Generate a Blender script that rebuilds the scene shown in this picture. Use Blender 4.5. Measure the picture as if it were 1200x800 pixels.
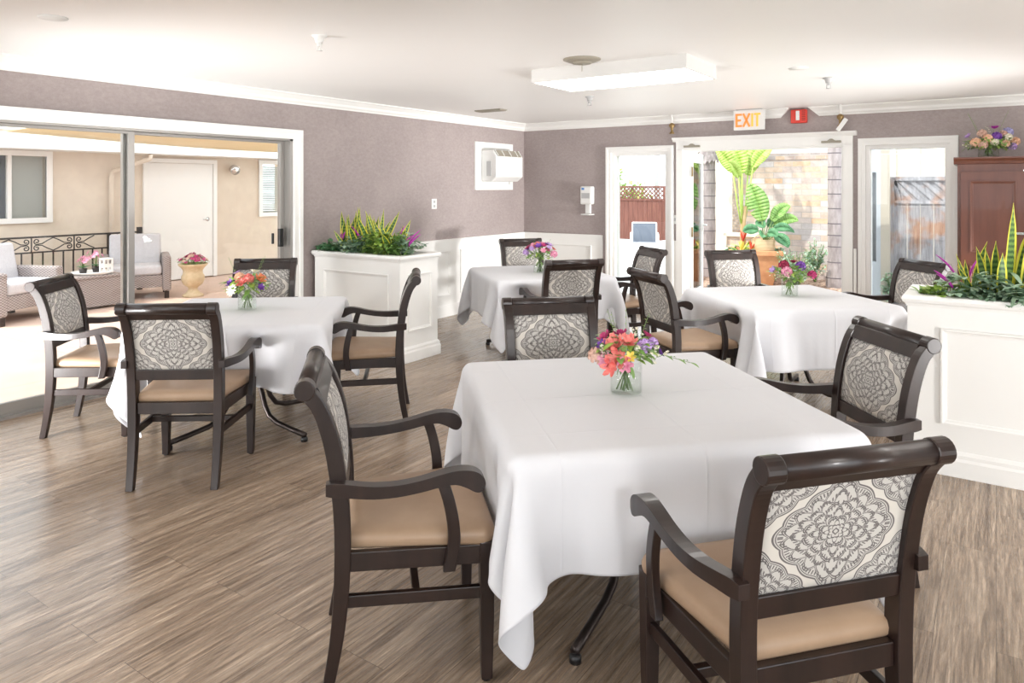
import bpy, bmesh, math, random
import numpy as np
from mathutils import Vector, Matrix
for o in list(bpy.data.objects): bpy.data.objects.remove(o)
S = bpy.context.scene
COL = S.collection
PI = math.pi
R = math.radians
# ------------------------------------------------------------------ camera, world, sun, exposure
cam = bpy.data.cameras.new('camera'); co = bpy.data.objects.new('camera', cam); COL.objects.link(co)
co.location = (0, 0, 1.56); co.rotation_euler = (R(90), 0, R(34.2))
cam.sensor_width = 36; cam.lens = 36 * 835 / 1200; cam.shift_y = -181 / 1200; cam.clip_start = 0.05; cam.clip_end = 300
S.camera = co
S.view_settings.view_transform = 'Standard'; S.view_settings.look = 'None'
S.view_settings.gamma = 1; S.view_settings.use_curve_mapping = False
S.view_settings.exposure = 0.15
S.cycles.transparent_max_bounces = 24
W = bpy.data.worlds.new('world'); S.world = W; W.use_nodes = True
bg = W.node_tree.nodes['Background']; bg.inputs[0].default_value = (0.86, 0.93, 1.0, 1); bg.inputs[1].default_value = 3.6
sun = bpy.data.lights.new('sun', 'SUN'); sun.energy = 3.2; sun.angle = R(1.0); sun.color = (1, .95, .87)
so = bpy.data.objects.new('sun', sun); COL.objects.link(so)
so.rotation_euler = Vector((-.42, -.62, .85)).to_track_quat('Z', 'Y').to_euler(); so.location = (-9, -4, 9)
LAMP = 8.5            # radiance of the ceiling fixture diffusers

# ------------------------------------------------------------------ material helpers
class V:
    """tiny expression layer over math nodes"""
    def __init__(s, nt, x): s.nt = nt; s.x = x
    def _m(s, op, *a):
        n = s.nt.nodes.new('ShaderNodeMath'); n.operation = op
        for i, q in enumerate((s,) + a):
            q = q.x if isinstance(q, V) else q
            if isinstance(q, (int, float)): n.inputs[i].default_value = q
            else: s.nt.links.new(q, n.inputs[i])
        return V(s.nt, n.outputs[0])
    def __add__(s, o): return s._m('ADD', o)
    def __sub__(s, o): return s._m('SUBTRACT', o)
    def __mul__(s, o): return s._m('MULTIPLY', o)
    def __truediv__(s, o): return s._m('DIVIDE', o)
    def __pow__(s, o): return s._m('POWER', o)
    def lt(s, o): return s._m('LESS_THAN', o)
    def gt(s, o): return s._m('GREATER_THAN', o)
    def f(s, op, *a): return s._m(op, *a)

def mat(name, color=(.8, .8, .8), rough=.5, **k):
    m = bpy.data.materials.new(name); m.use_nodes = True
    b = m.node_tree.nodes['Principled BSDF']
    b.inputs['Base Color'].default_value = (*color, 1); b.inputs['Roughness'].default_value = rough
    for a, v in k.items():
        b.inputs[{'metal': 'Metallic', 'coat': 'Coat Weight', 'sheen': 'Sheen Weight', 'emit': 'Emission Strength', 'spec': 'Specular IOR Level',
                  'trans': 'Transmission Weight', 'ior': 'IOR', 'sss': 'Subsurface Weight', 'coatr': 'Coat Roughness'}[a]].default_value = v
    if 'emit' in k: b.inputs['Emission Color'].default_value = (*color, 1)
    return m
def nodes(m): return m.node_tree, m.node_tree.nodes, m.node_tree.links, m.node_tree.nodes['Principled BSDF']
def coords(nt, kind='Object', scale=(1, 1, 1), rot=(0, 0, 0)):
    t = nt.nodes.new('ShaderNodeTexCoord'); mp = nt.nodes.new('ShaderNodeMapping')
    mp.inputs['Scale'].default_value = scale; mp.inputs['Rotation'].default_value = rot
    nt.links.new(t.outputs[kind], mp.inputs[0]); return mp.outputs[0]
def ramp(nt, src, stops):
    r = nt.nodes.new('ShaderNodeValToRGB'); e = r.color_ramp.elements
    while len(e) < len(stops): e.new(.5)
    for q, (p, c) in zip(e, stops): q.position = p; q.color = (*c, 1)
    nt.links.new(src, r.inputs[0]); return r.outputs[0]
def noise(nt, vec, scale, detail=4, rough=.6, out='Fac'):
    n = nt.nodes.new('ShaderNodeTexNoise'); n.inputs['Scale'].default_value = scale; n.inputs['Detail'].default_value = detail
    n.inputs['Roughness'].default_value = rough; nt.links.new(vec, n.inputs['Vector']); return n.outputs[out]
def mix(nt, fac, a, b, mode='MIX'):
    n = nt.nodes.new('ShaderNodeMix'); n.data_type = 'RGBA'; n.blend_type = mode
    for s, v in ((0, fac), (6, a), (7, b)):
        if isinstance(v, (int, float)): n.inputs[s].default_value = v
        elif isinstance(v, tuple): n.inputs[s].default_value = (*v, 1)
        else: nt.links.new(v, n.inputs[s])
    return n.outputs[2]
def bump(nt, b, h, strength=.3, dist=.01):
    n = nt.nodes.new('ShaderNodeBump'); n.inputs['Strength'].default_value = strength; n.inputs['Distance'].default_value = dist
    nt.links.new(h, n.inputs['Height']); nt.links.new(n.outputs[0], b.inputs['Normal'])
def noisy(name, stops, scale, rough=.5, sc=(1, 1, 1), detail=5, bs=0, bd=.005, **k):
    m = mat(name, stops[0][1], rough, **k); nt, N, L, b = nodes(m)
    f = noise(nt, coords(nt, scale=sc), scale, detail)
    L.new(ramp(nt, f, stops), b.inputs['Base Color'])
    if bs: bump(nt, b, f, bs, bd)
    return m

M = {}
M['white'] = noisy('white_paint', [(0, (.88, .875, .85)), (1, (.92, .915, .89))], 3, .35)
M['ceiling'] = noisy('ceiling_paint', [(0, (.90, .89, .87)), (1, (.93, .92, .90))], 1.2, .42)
M['wallpaper'] = m = mat('grey_wallpaper', rough=.6); nt, N, L, b = nodes(m)
a = noise(nt, coords(nt, scale=(1, 1, 1.6)), 26, 6, .75); c = noise(nt, coords(nt), 3, 3)
a2 = noise(nt, coords(nt, scale=(1, 1, 3)), 120, 3, .7)
col = ramp(nt, a, [(.3, (.29, .24, .225)), (.52, (.385, .325, .31)), (.72, (.48, .415, .395))])
col = mix(nt, .35, col, ramp(nt, a2, [(.35, (.30, .25, .245)), (.65, (.46, .4, .39))]))
L.new(mix(nt, .25, col, ramp(nt, c, [(.3, (.31, .26, .26)), (.7, (.45, .385, .375))])), b.inputs['Base Color']); bump(nt, b, a2, .15, .002)
# plank floor
M['floor'] = m = mat('plank_floor', rough=.33); nt, N, L, b = nodes(m)
vec = coords(nt, rot=(0, 0, R(90)))
br = N.new('ShaderNodeTexBrick'); L.new(vec, br.inputs['Vector'])
br.offset = .37; br.offset_frequency = 2
for n_, v_ in (('Scale', 1), ('Mortar Size', .0011), ('Mortar Smooth', .3), ('Bias', 0), ('Brick Width', 1.22), ('Row Height', .182)): br.inputs[n_].default_value = v_
br.inputs['Color1'].default_value = (0, 0, 0, 1); br.inputs['Color2'].default_value = (1, 1, 1, 1); br.inputs['Mortar'].default_value = (.5, .5, .5, 1)
add = N.new('ShaderNodeVectorMath'); add.operation = 'ADD'
sc_ = N.new('ShaderNodeVectorMath'); sc_.operation = 'SCALE'; L.new(br.outputs['Color'], sc_.inputs[0]); sc_.inputs['Scale'].default_value = 7
L.new(coords(nt, scale=(1, .045, 1)), add.inputs[0]); L.new(sc_.outputs[0], add.inputs[1])
f1 = noise(nt, add.outputs[0], 36, 6, .68); f2 = noise(nt, add.outputs[0], 150, 4, .75); f3 = noise(nt, coords(nt, scale=(1, .5, 1)), 1.3, 2)
c1 = ramp(nt, f1, [(.32, (.135, .092, .062)), (.44, (.25, .182, .130)), (.56, (.35, .265, .195)), (.70, (.45, .355, .27))])
c2 = ramp(nt, f2, [(.36, (.62, .59, .57)), (.5, (1, 1, 1)), (.62, (1.42, 1.42, 1.43))])
cc = mix(nt, 1.0, c1, c2, 'MULTIPLY')
cc = mix(nt, .5, cc, mix(nt, 1.0, cc, ramp(nt, br.outputs['Color'], [(0, (.80, .78, .76)), (1, (1.2, 1.21, 1.22))]), 'MULTIPLY'))
cc = mix(nt, br.outputs['Fac'], cc, (.13, .095, .07))
L.new(cc, b.inputs['Base Color']); bump(nt, b, f2, .12, .001)
L.new(ramp(nt, f2, [(.3, (.34,) * 3), (.7, (.20,) * 3)]), b.inputs['Roughness'])
M['wood'] = noisy('dark_walnut', [(.3, (.011, .006, .005)), (.7, (.029, .015, .012))], 14, .34, sc=(1, 1, .12), coat=.15)
M['vinyl'] = noisy('tan_vinyl', [(.35, (.38, .255, .165)), (.65, (.43, .295, .195))], 5, .42, bs=.05)
M['black'] = mat('black_plastic', (.012, .012, .013), .4)
M['dkmetal'] = mat('bronze_metal', (.05, .038, .034), .35, metal=.6)
M['cloth'] = m = mat('white_linen', (.79, .795, .83), .85, sheen=.15); nt, N, L, b = nodes(m)
u = N.new('ShaderNodeTexCoord'); sp = N.new('ShaderNodeSeparateXYZ'); L.new(u.outputs['UV'], sp.inputs[0])
ux, uy = V(nt, sp.outputs[0]), V(nt, sp.outputs[1])
def crease(v, w=.004): return (v.f('ABSOLUTE') / w)._m('MULTIPLY', -1.0).f('EXPONENT')
wob = V(nt, noise(nt, u.outputs['UV'], 2.0, 3)) * .01
h = crease(ux - .02 + wob) + crease(uy + .03 + wob) + crease(ux - .42) * .6 + crease(uy - .4) * .6 + crease(ux + .45) * .6 + crease(uy + .42) * .6
h = h + V(nt, noise(nt, u.outputs['UV'], 3.5, 4)) * 1.6
bump(nt, b, h.x, .55, .004)
tb = N.new('ShaderNodeBsdfTranslucent'); tb.inputs[0].default_value = (.85, .85, .86, 1)
mx = N.new('ShaderNodeMixShader'); mx.inputs[0].default_value = .12
out = N['Material Output']; L.new(b.outputs[0], mx.inputs[1]); L.new(tb.outputs[0], mx.inputs[2]); L.new(mx.outputs[0], out.inputs[0])
# medallion fabric
M['damask'] = m = mat('medallion_fabric', rough=.8, sheen=.2); nt, N, L, b = nodes(m)
t = N.new('ShaderNodeUVMap'); sp = N.new('ShaderNodeSeparateXYZ'); L.new(t.outputs[0], sp.inputs[0])
u_, v_ = V(nt, sp.outputs[0]), V(nt, sp.outputs[1])
ax, ay = u_.f('ABSOLUTE'), v_.f('ABSOLUTE')
KX, KY = .84, 1.08
x1, y1 = ax * KX, ay * KY
r1 = (x1 * x1 + y1 * y1).f('SQRT')
x2, y2 = (ax - .202) * (KX * 1.13), (ay - .160) * (KY * 1.13)
r2 = (x2 * x2 + y2 * y2).f('SQRT')
sel = r1.lt(r2); nsel = sel._m('MULTIPLY', -1) + 1.0
X_ = x1 * sel + x2 * nsel; Y_ = y1 * sel + y2 * nsel
r = (X_ * X_ + Y_ * Y_).f('SQRT'); th = Y_.f('ARCTAN2', X_)
sn = th.f('SINE').f('ABSOLUTE')
cs2 = (th * 2.0).f('COSINE')
outl = (th * 6.0).f('COSINE').f('ABSOLUTE') * .010 + (sn ** 40.0) * .022 + (th * 4.0).f('COSINE') * .009 + .124
rho = r / outl
inside = rho.lt(1.0)
k_ = (outl / .1325)._m("POWER", -1.0)
rn = r * k_
def ring(rad, n, amp, w, ph=0):
    w = w * 1.3
    q = rn / (((th * (n / 2) + ph).f('SINE').f('ABSOLUTE') * amp) + 1.0) - rad
    return q.f('ABSOLUTE').lt(w)
lines = ring(.006, 6, .1, .0013)
for rad, n, amp, w, ph in ((.012, 8, .5, .0010, 0), (.0175, 8, .45, .0009, PI / 2), (.026, 8, .4, .0011, 0), (.030, 8, .4, .0009, 0), (.038, 12, .35, .0011, PI / 2), (.043, 12, .3, .0009, PI / 2),
                           (.055, 12, .3, .0011, 0), (.059, 12, .3, .0009, 0), (.073, 16, .25, .0012, PI / 2), (.078, 16, .22, .0010, PI / 2), (.095, 16, .2, .0012, 0), (.100, 16, .2, .0010, 0)):
    lines = lines.f('MAXIMUM', ring(rad, n, amp, w, ph))
for mid_, hw_, n_ in ((.0345, .0028, 36.0), (.050, .0032, 52.0), (.067, .0045, 64.0), (.089, .005, 80.0), (.1155, .006, 96.0)):
    lines = lines.f('MAXIMUM', (th * n_).f('SINE').gt(.25) * (rn - mid_).f('ABSOLUTE').lt(hw_))
lines = lines * inside
edge = (rho - .985).f('ABSOLUTE').lt(.016).f('MAXIMUM', (rho - .94).f('ABSOLUTE').lt(.009))
lines = lines.f('MAXIMUM', edge)
base = mix(nt, inside.x, (.62, .585, .53), (.53, .51, .475))
L.new(mix(nt, lines.x, base, (.125, .11, .108)), b.inputs['Base Color'])
bump(nt, b, noise(nt, coords(nt), 500, 2), .15, .001)
M['glass'] = m = mat('window_glass', (1, 1, 1), .02); nt, N, L, b = nodes(m)
tr = N.new('ShaderNodeBsdfTransparent'); tr.inputs[0].default_value = (.97, .985, .98, 1); gl = N.new('ShaderNodeBsdfGlossy'); gl.inputs['Roughness'].default_value = .01
fr = N.new('ShaderNodeFresnel'); fr.inputs[0].default_value = 1.35; mx = N.new('ShaderNodeMixShader')
L.new(fr.outputs[0], mx.inputs[0]); L.new(tr.outputs[0], mx.inputs[1]); L.new(gl.outputs[0], mx.inputs[2]); L.new(mx.outputs[0], N['Material Output'].inputs[0])
def thin_glass(name, tint, ior):
    m = mat(name, (1, 1, 1), .02); nt, N, L, b = nodes(m)
    tr = N.new('ShaderNodeBsdfTransparent'); tr.inputs[0].default_value = (*tint, 1); gl = N.new('ShaderNodeBsdfGlossy'); gl.inputs['Roughness'].default_value = .03
    lw = N.new('ShaderNodeLayerWeight'); lw.inputs[0].default_value = .5; mx = N.new('ShaderNodeMixShader')
    L.new(((V(nt, lw.outputs['Facing']) ** 4.0) * ior + .03).x, mx.inputs[0]); L.new(tr.outputs[0], mx.inputs[1]); L.new(gl.outputs[0], mx.inputs[2]); L.new(mx.outputs[0], N['Material Output'].inputs[0]); return m
M['vase'] = thin_glass('clear_glass', (.975, .985, .98), .30)
M['water'] = thin_glass('vase_water', (.975, .985, .97), .15)
M['alu'] = mat('brushed_aluminium', (.36, .345, .325), .35, metal=.6)
M['chrome'] = mat('polished_chrome', (.7, .7, .7), .15, metal=1)
M['brass'] = mat('aged_brass', (.32, .22, .10), .35, metal=.8)
M['housing'] = mat('lamp_housing_paint', (.66, .65, .63), .4)
M['plastic'] = mat('white_plastic', (.82, .82, .80), .35)
M['grey'] = mat('light_grey_plastic', (.5, .5, .5), .4)
M['vent'] = mat('vent_grille', (.33, .30, .24), .5)
M['lamp'] = m = mat('lamp_diffuser', (1, .98, .94), .5, emit=LAMP)
M['cherry'] = noisy('cherry_wood', [(.3, (.105, .032, .018)), (.7, (.165, .056, .032))], 9, .35, sc=(1, 1, .15), coat=.2)
M['stucco'] = noisy('beige_stucco', [(.3, (.64, .54, .44)), (.7, (.70, .60, .49))], 6, .9, bs=.2)
M['cream'] = noisy('cream_stucco', [(.3, (.78, .73, .62)), (.7, (.84, .79, .69))], 5, .9)
M['extwhite'] = mat('white_exterior_paint', (.82, .80, .77), .5)
M['iron'] = mat('wrought_iron', (.035, .028, .026), .5, metal=.3)
M['cushion'] = noisy('pale_grey_cushion', [(.3, (.55, .53, .55)), (.7, (.62, .60, .62))], 40, .9)
M['blind'] = mat('pale_blind', (.62, .62, .60), .6)
M['curtain'] = mat('grey_curtain', (.22, .23, .27), .9)
M['sail'] = mat('cream_shade_sail', (.86, .72, .45), .9)
M['terra'] = noisy('terracotta', [(.3, (.50, .22, .10)), (.7, (.66, .34, .17))], 7, .8)
M['stoneurn'] = noisy('cast_stone', [(.3, (.56, .42, .25)), (.7, (.70, .55, .36))], 12, .8, bs=.2)
M['basket'] = m = mat('woven_basket', (.60, .42, .24), .8); nt, N, L, b = nodes(m)
w_ = N.new('ShaderNodeTexWave'); w_.bands_direction = 'Z'; w_.inputs['Scale'].default_value = 18; L.new(coords(nt), w_.inputs[0]); L.new(ramp(nt, w_.outputs[0], [(0, (.42, .27, .14)), (1, (.75, .58, .36))]), b.inputs['Base Color'])
M['soil'] = noisy('dark_soil', [(.3, (.05, .03, .02)), (.7, (.12, .08, .05))], 30, .95, bs=.5, bd=.02)
M['mulch'] = noisy('bark_mulch', [(.35, (.16, .09, .06)), (.65, (.50, .36, .27))], 22, .95, bs=.6, bd=.03)
M['gravel'] = noisy('garden_path', [(.35, (.66, .63, .58)), (.65, (.78, .76, .72))], 8, .9)
M['trunk'] = m = mat('palm_bark', rough=.9); nt, N, L, b = nodes(m)
f = noise(nt, coords(nt, scale=(1, 1, .3)), 16, 5); L.new(ramp(nt, f, [(.3, (.22, .185, .18)), (.7, (.40, .355, .345))]), b.inputs['Base Color']); bump(nt, b, f, .4, .02)
M['trunkring'] = mat('palm_ring_scar', (.13, .11, .12), .9)
M['redfence'] = noisy('red_brown_fence', [(.3, (.10, .032, .022)), (.7, (.18, .068, .048))], 6, .8, sc=(3, 3, .4))
M['greyfence'] = m = mat('weathered_wood', rough=.9); nt, N, L, b = nodes(m)
f = noise(nt, coords(nt, scale=(6, 6, .5)), 5, 6, .7); g_ = noise(nt, coords(nt), 2.5, 3)
L.new(mix(nt, ramp(nt, g_, [(.5, (0, 0, 0)), (.62, (.8, .8, .8))]), ramp(nt, f, [(.3, (.20, .19, .20)), (.7, (.48, .47, .50))]), ramp(nt, f, [(.3, (.28, .12, .06)), (.7, (.52, .30, .18))])), b.inputs['Base Color'])
def stone(name, w, hgt, cols, mortar=.006):
    m = mat(name, rough=.85); nt, N, L, b = nodes(m)
    vec = coords(nt, rot=(R(90), 0, 0))
    t = N.new('ShaderNodeTexCoord'); sp = N.new('ShaderNodeSeparateXYZ'); L.new(t.outputs['Object'], sp.inputs[0]); cb = N.new('ShaderNodeCombineXYZ')
    L.new(sp.outputs[0], cb.inputs[0]); L.new(sp.outputs[2], cb.inputs[1])
    br = N.new('ShaderNodeTexBrick'); L.new(cb.outputs[0], br.inputs['Vector'])
    for n_, v_ in (('Scale', 1), ('Mortar Size', mortar), ('Mortar Smooth', .2), ('Brick Width', w), ('Row Height', hgt)): br.inputs[n_].default_value = v_
    br.inputs['Color1'].default_value = (0, 0, 0, 1); br.inputs['Color2'].default_value = (1, 1, 1, 1); br.inputs['Mortar'].default_value = (.5, .5, .5, 1)
    c = ramp(nt, br.outputs['Color'], cols); f = noise(nt, cb.outputs[0], 9, 4)
    c = mix(nt, .3, c, ramp(nt, f, [(.3, (.45, .38, .33)), (.7, (.85, .78, .70))]))
    L.new(mix(nt, br.outputs['Fac'], c, (.42, .38, .35)), b.inputs['Base Color']); bump(nt, b, f, .4, .02); return m
M['stone'] = stone('stacked_stone', .30, .095, [(0, (.36, .27, .24)), (.2, (.56, .48, .46)), (.4, (.50, .33, .20)), (.55, (.62, .56, .54)), (.72, (.38, .36, .38)), (.85, (.58, .34, .17)), (1, (.66, .58, .53))])
M['slate'] = stone('slate_band', .16, .11, [(0, (.20, .18, .19)), (.5, (.36, .27, .24)), (1, (.46, .30, .17))])
M['mosaic'] = stone('mosaic_strip', .05, .045, [(0, (.25, .15, .09)), (.5, (.52, .34, .20)), (1, (.70, .56, .42))])
M['patio'] = m = mat('stamped_patio', rough=.75); nt, N, L, b = nodes(m)
br = N.new('ShaderNodeTexBrick'); br.offset = 0; L.new(coords(nt, rot=(0, 0, R(0))), br.inputs['Vector'])
for n_, v_ in (('Scale', 1), ('Mortar Size', .008), ('Brick Width', 1.6), ('Row Height', 1.6)): br.inputs[n_].default_value = v_
br.inputs['Color1'].default_value = (.62, .42, .33, 1); br.inputs['Color2'].default_value = (.66, .47, .38, 1); br.inputs['Mortar'].default_value = (.42, .30, .24, 1)
f = noise(nt, coords(nt), 2.2, 5); L.new(mix(nt, .35, br.outputs['Color'], ramp(nt, f, [(.3, (.54, .40, .33)), (.7, (.74, .60, .52))])), b.inputs['Base Color'])
def wicker(name, c0, c1):
    m = mat(name, rough=.7); nt, N, L, b = nodes(m)
    t = N.new('ShaderNodeTexCoord'); sp = N.new('ShaderNodeSeparateXYZ'); L.new(t.outputs['Object'], sp.inputs[0])
    x, y, z = (V(nt, sp.outputs[i]) for i in range(3))
    h = (x + y) * 2 * PI / .050; hh = z * 2 * PI / .030
    w = (h.f('SINE') * hh.f('SINE')) * .5 + .5
    L.new(ramp(nt, w.x, [(.1, c0), (.8, c1)]), b.inputs['Base Color']); bump(nt, b, w.x, .6, .01); return m
M['wicker'] = wicker('grey_wicker', (.19, .15, .14), (.44, .38, .36))
M['sling'] = mat('grey_sling', (.13, .15, .19), .8)
M['outwhite'] = mat('blue_white_paint', (.52, .56, .62), .5)
M['outcream'] = mat('cream_post_paint', (.50, .45, .38), .6)
def leafy(name, c0, c1, rough=.5, scale=8, sss=0): return noisy(name, [(.3, c0), (.7, c1)], scale, rough)
M['leaf'] = leafy('green_leaf', (.12, .26, .05), (.34, .54, .15))
M['leafdark'] = leafy('deep_green_leaf', (.05, .17, .07), (.13, .31, .14), scale=12)
M['leafblue'] = leafy('blue_green_leaf', (.17, .31, .20), (.44, .58, .42), scale=12)
M['leaflime'] = leafy('lime_leaf', (.26, .42, .05), (.48, .62, .16))
M['stem'] = mat('green_stem', (.16, .27, .08), .6)
M['bark'] = noisy('tan_stalk', [(.3, (.40, .26, .12)), (.7, (.62, .45, .25))], 20, .8, sc=(1, 1, .3))
# snake plant leaf: UV x across -1..1, y along
M['snakegreen'] = m = mat('banded_snake_leaf', rough=.45); nt, N, L, b = nodes(m)
t = N.new('ShaderNodeUVMap'); sp = N.new('ShaderNodeSeparateXYZ'); L.new(t.outputs[0], sp.inputs[0]); x, y = V(nt, sp.outputs[0]), V(nt, sp.outputs[1])
bands = ((y * 210.0 + V(nt, noise(nt, t.outputs[0], 9, 3)) * 8.0).f('SINE') * .5 + .5)
g = ramp(nt, bands.x, [(.2, (.035, .10, .03)), (.8, (.16, .28, .07))])
L.new(mix(nt, x.f('ABSOLUTE').gt(.68).x, g, (.78, .72, .06)), b.inputs['Base Color'])
PETAL = {}
def petal(name, c0, c1=None):
    if name not in PETAL: PETAL[name] = noisy('petal_' + name, [(.35, c0), (.65, c1 or tuple(min(1, q * 1.35) for q in c0))], 60, .6)
    return PETAL[name]
petal('coral', (.72, .13, .12), (.85, .30, .25)); petal('pink', (.72, .22, .38), (.88, .48, .60)); petal('magenta', (.42, .03, .14), (.62, .06, .22))
petal('purple', (.12, .03, .28), (.26, .09, .45)); petal('lilac', (.45, .26, .60), (.66, .46, .78)); petal('cream', (.86, .80, .62), (.92, .88, .76))
petal('peach', (.85, .48, .30), (.92, .64, .46)); petal('orange', (.78, .20, .08), (.88, .38, .16)); petal('blush', (.62, .38, .30), (.78, .55, .45))
petal('violet_spike', (.38, .02, .32), (.55, .04, .45)); petal('red', (.65, .05, .04), (.80, .14, .08)); petal('yellow', (.85, .62, .08), (.92, .75, .2))
petal('wine', (.25, .01, .05), (.42, .03, .10)); petal('periwinkle', (.36, .34, .62), (.52, .50, .76))

# ------------------------------------------------------------------ mesh builder
class MB:
    def __init__(s): s.v = []; s.f = []; s.uv = {}; s.sm = []
    def add(s, vs, fs, smooth=False, uvs=None):
        o = len(s.v); s.v += [tuple(p) for p in vs]
        for i, f in enumerate(fs):
            s.f.append(tuple(o + q for q in f)); s.sm.append(smooth)
            if uvs: s.uv[len(s.f) - 1] = [uvs[q] for q in f]
        return s
    def box(s, a, b, mtx=None):
        x0, y0, z0 = a; x1, y1, z1 = b
        vs = [(x, y, z) for x in (x0, x1) for y in (y0, y1) for z in (z0, z1)]
        if mtx: vs = [mtx @ Vector(p) for p in vs]
        return s.add(vs, [(0, 1, 3, 2), (4, 6, 7, 5), (0, 4, 5, 1), (2, 3, 7, 6), (0, 2, 6, 4), (1, 5, 7, 3)])
    def loft(s, rings, cap=True, smooth=False, closed=True):
        n = len(rings[0]); vs = [p for r in rings for p in r]; fs = []
        for i in range(len(rings) - 1):
            for j in range(n if closed else n - 1):
                k = (j + 1) % n; fs.append((i * n + j, i * n + k, (i + 1) * n + k, (i + 1) * n + j))
        if cap and closed: fs += [tuple(range(n))[::-1], tuple((len(rings) - 1) * n + j for j in range(n))]
        return s.add(vs, fs, smooth)
    def tube(s, pts, rad, n=8, smooth=True, cap=True):
        pts = [Vector(p) for p in pts]; rads = rad if isinstance(rad, (list, tuple)) else [rad] * len(pts); rings = []
        up = None
        for i, p in enumerate(pts):
            d = (pts[min(i + 1, len(pts) - 1)] - pts[max(i - 1, 0)]).normalized()
            if up is None: up = Vector((0, 0, 1)) if abs(d.z) < .9 else Vector((1, 0, 0))
            x = d.cross(up).normalized(); y = x.cross(d).normalized(); up = y
            rings.append([p + x * rads[i] * math.cos(2 * PI * k / n) + y * rads[i] * math.sin(2 * PI * k / n) for k in range(n)])
        return s.loft(rings, cap, smooth)
    def lathe(s, prof, c=(0, 0, 0), n=24, smooth=True, cap=True):
        rings = [[(c[0] + r * math.cos(2 * PI * k / n), c[1] + r * math.sin(2 * PI * k / n), c[2] + z) for k in range(n)] for r, z in prof]
        return s.loft(rings, cap, smooth)
    def prism(s, poly, axis, a, b):
        """2-D polygon extruded along an axis: axis 'x' -> poly is (y,z); 'y' -> (x,z); 'z' -> (x,y)"""
        def P(q, t): return {'x': (t, q[0], q[1]), 'y': (q[0], t, q[1]), 'z': (q[0], q[1], t)}[axis]
        return s.loft([[P(q, a) for q in poly], [P(q, b) for q in poly]])
    def build(s, name, m, parent=None, bevel=0, sub=0, seg=2):
        me = bpy.data.meshes.new(name); me.from_pydata(s.v, [], s.f)
        for p, q in zip(me.polygons, s.sm): p.use_smooth = q
        if s.uv:
            l = me.uv_layers.new(name='UVMap')
            for p in me.polygons:
                if p.index in s.uv:
                    for li, q in zip(p.loop_indices, s.uv[p.index]): l.data[li].uv = q
        bm = bmesh.new(); bm.from_mesh(me); bmesh.ops.recalc_face_normals(bm, faces=bm.faces); bm.to_mesh(me); bm.free()
        me.materials.append(m); o = bpy.data.objects.new(name, me); COL.objects.link(o)
        if parent: o.parent = parent
        if bevel:
            q = o.modifiers.new('Bevel', 'BEVEL'); q.width = bevel; q.segments = seg; q.limit_method = 'ANGLE'; q.angle_limit = R(35)
        if sub:
            q = o.modifiers.new('Subsurf', 'SUBSURF'); q.levels = sub; q.render_levels = sub
        return o
def empty(name, loc=(0, 0, 0), rz=0):
    o = bpy.data.objects.new(name, None); o.empty_display_size = .1; COL.objects.link(o); o.location = loc; o.rotation_euler = (0, 0, rz); return o
def tag(o, label, cat, group=None, kind=None):
    o['label'] = label; o['category'] = cat
    if group: o['group'] = group
    if kind: o['kind'] = kind
    return o
def struct(o, label=None, cat=None):
    o['kind'] = 'structure'
    if label: o['label'] = label
    if cat: o['category'] = cat
    return o
CH = {}
def copy_tree(o, parent=None):
    c = o.copy(); COL.objects.link(c); c.parent = parent
    for ch in [q for q in bpy.data.objects if q.parent == o]: copy_tree(ch, c)
    return c
def bx(name, m, a, b, parent=None, bevel=0): return MB().box(a, b).build(name, m, parent, bevel)
rnd = random.Random(7)

# ================================================================== ROOM
XL, YB, ZC = -5.49, 8.38, 2.44
XR, YF = 4.2, -3.6
T = .16
st = lambda o, l, c: struct(o, l, c)
st(bx('floor', M['floor'], (XL - T, YF, -.08), (XR, YB + T, 0)), 'grey-brown wood plank floor running under all tables and chairs', 'floor')
st(bx('ceiling', M['ceiling'], (XL - 1.15, YF - 1.2, ZC), (XR + .3, YB + .55, ZC + .35)), 'flat white ceiling over the dining room', 'ceiling')
# left wall with sliding-door opening (Y 0.5 .. 4.42) and wall unit hole none
DY0, DY1, DZ = .3, 4.40, 2.01
w = MB(); w.box((XL - T, YF, 0), (XL, DY0, ZC)); w.box((XL - T, DY0, DZ), (XL, DY1, ZC)); w.box((XL - T, DY1, 0), (XL, YB + T, ZC))
st(w.build('wall_left', M['wallpaper']), 'taupe wallpapered wall with the sliding patio door', 'wall')
# back wall with three openings
OP = [(-4.14, -3.345, 2.01), (-3.17, -1.36, 2.02), (-1.155, -.375, 2.01)]
w = MB(); x = XL
for a_, b_, z_ in OP:
    w.box((x, YB, 0), (a_, YB + T, ZC)); w.box((a_, YB, z_), (b_, YB + T, ZC)); x = b_
w.box((x, YB, 0), (XR, YB + T, ZC))
w.box((OP[0][0], YB, 0), (OP[0][1], YB + T, .10)); w.box((OP[2][0], YB, 0), (OP[2][1], YB + T, .10))
st(w.build('wall_back', M['wallpaper']), 'taupe wallpapered wall with the open double doors', 'wall')
st(bx('wall_right', M['white'], (XR, 1.0, 0), (XR + T, YB + T, ZC)), 'plain white side wall of the dining room', 'wall')
# front side behind the camera: piers and a low wall, openings shaped for fill daylight
w = MB(); w.box((XL - T, YF - T, 0), (XR + T, YF, 1.05))
for xx in (XL - T, -2.3, 1.0, XR - .1): w.box((xx, YF - T, 1.05), (xx + .3, YF, ZC))
st(w.build('wall_front', M['white']), 'unseen wall behind the viewer, openings shaped for fill daylight', 'wall')
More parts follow.
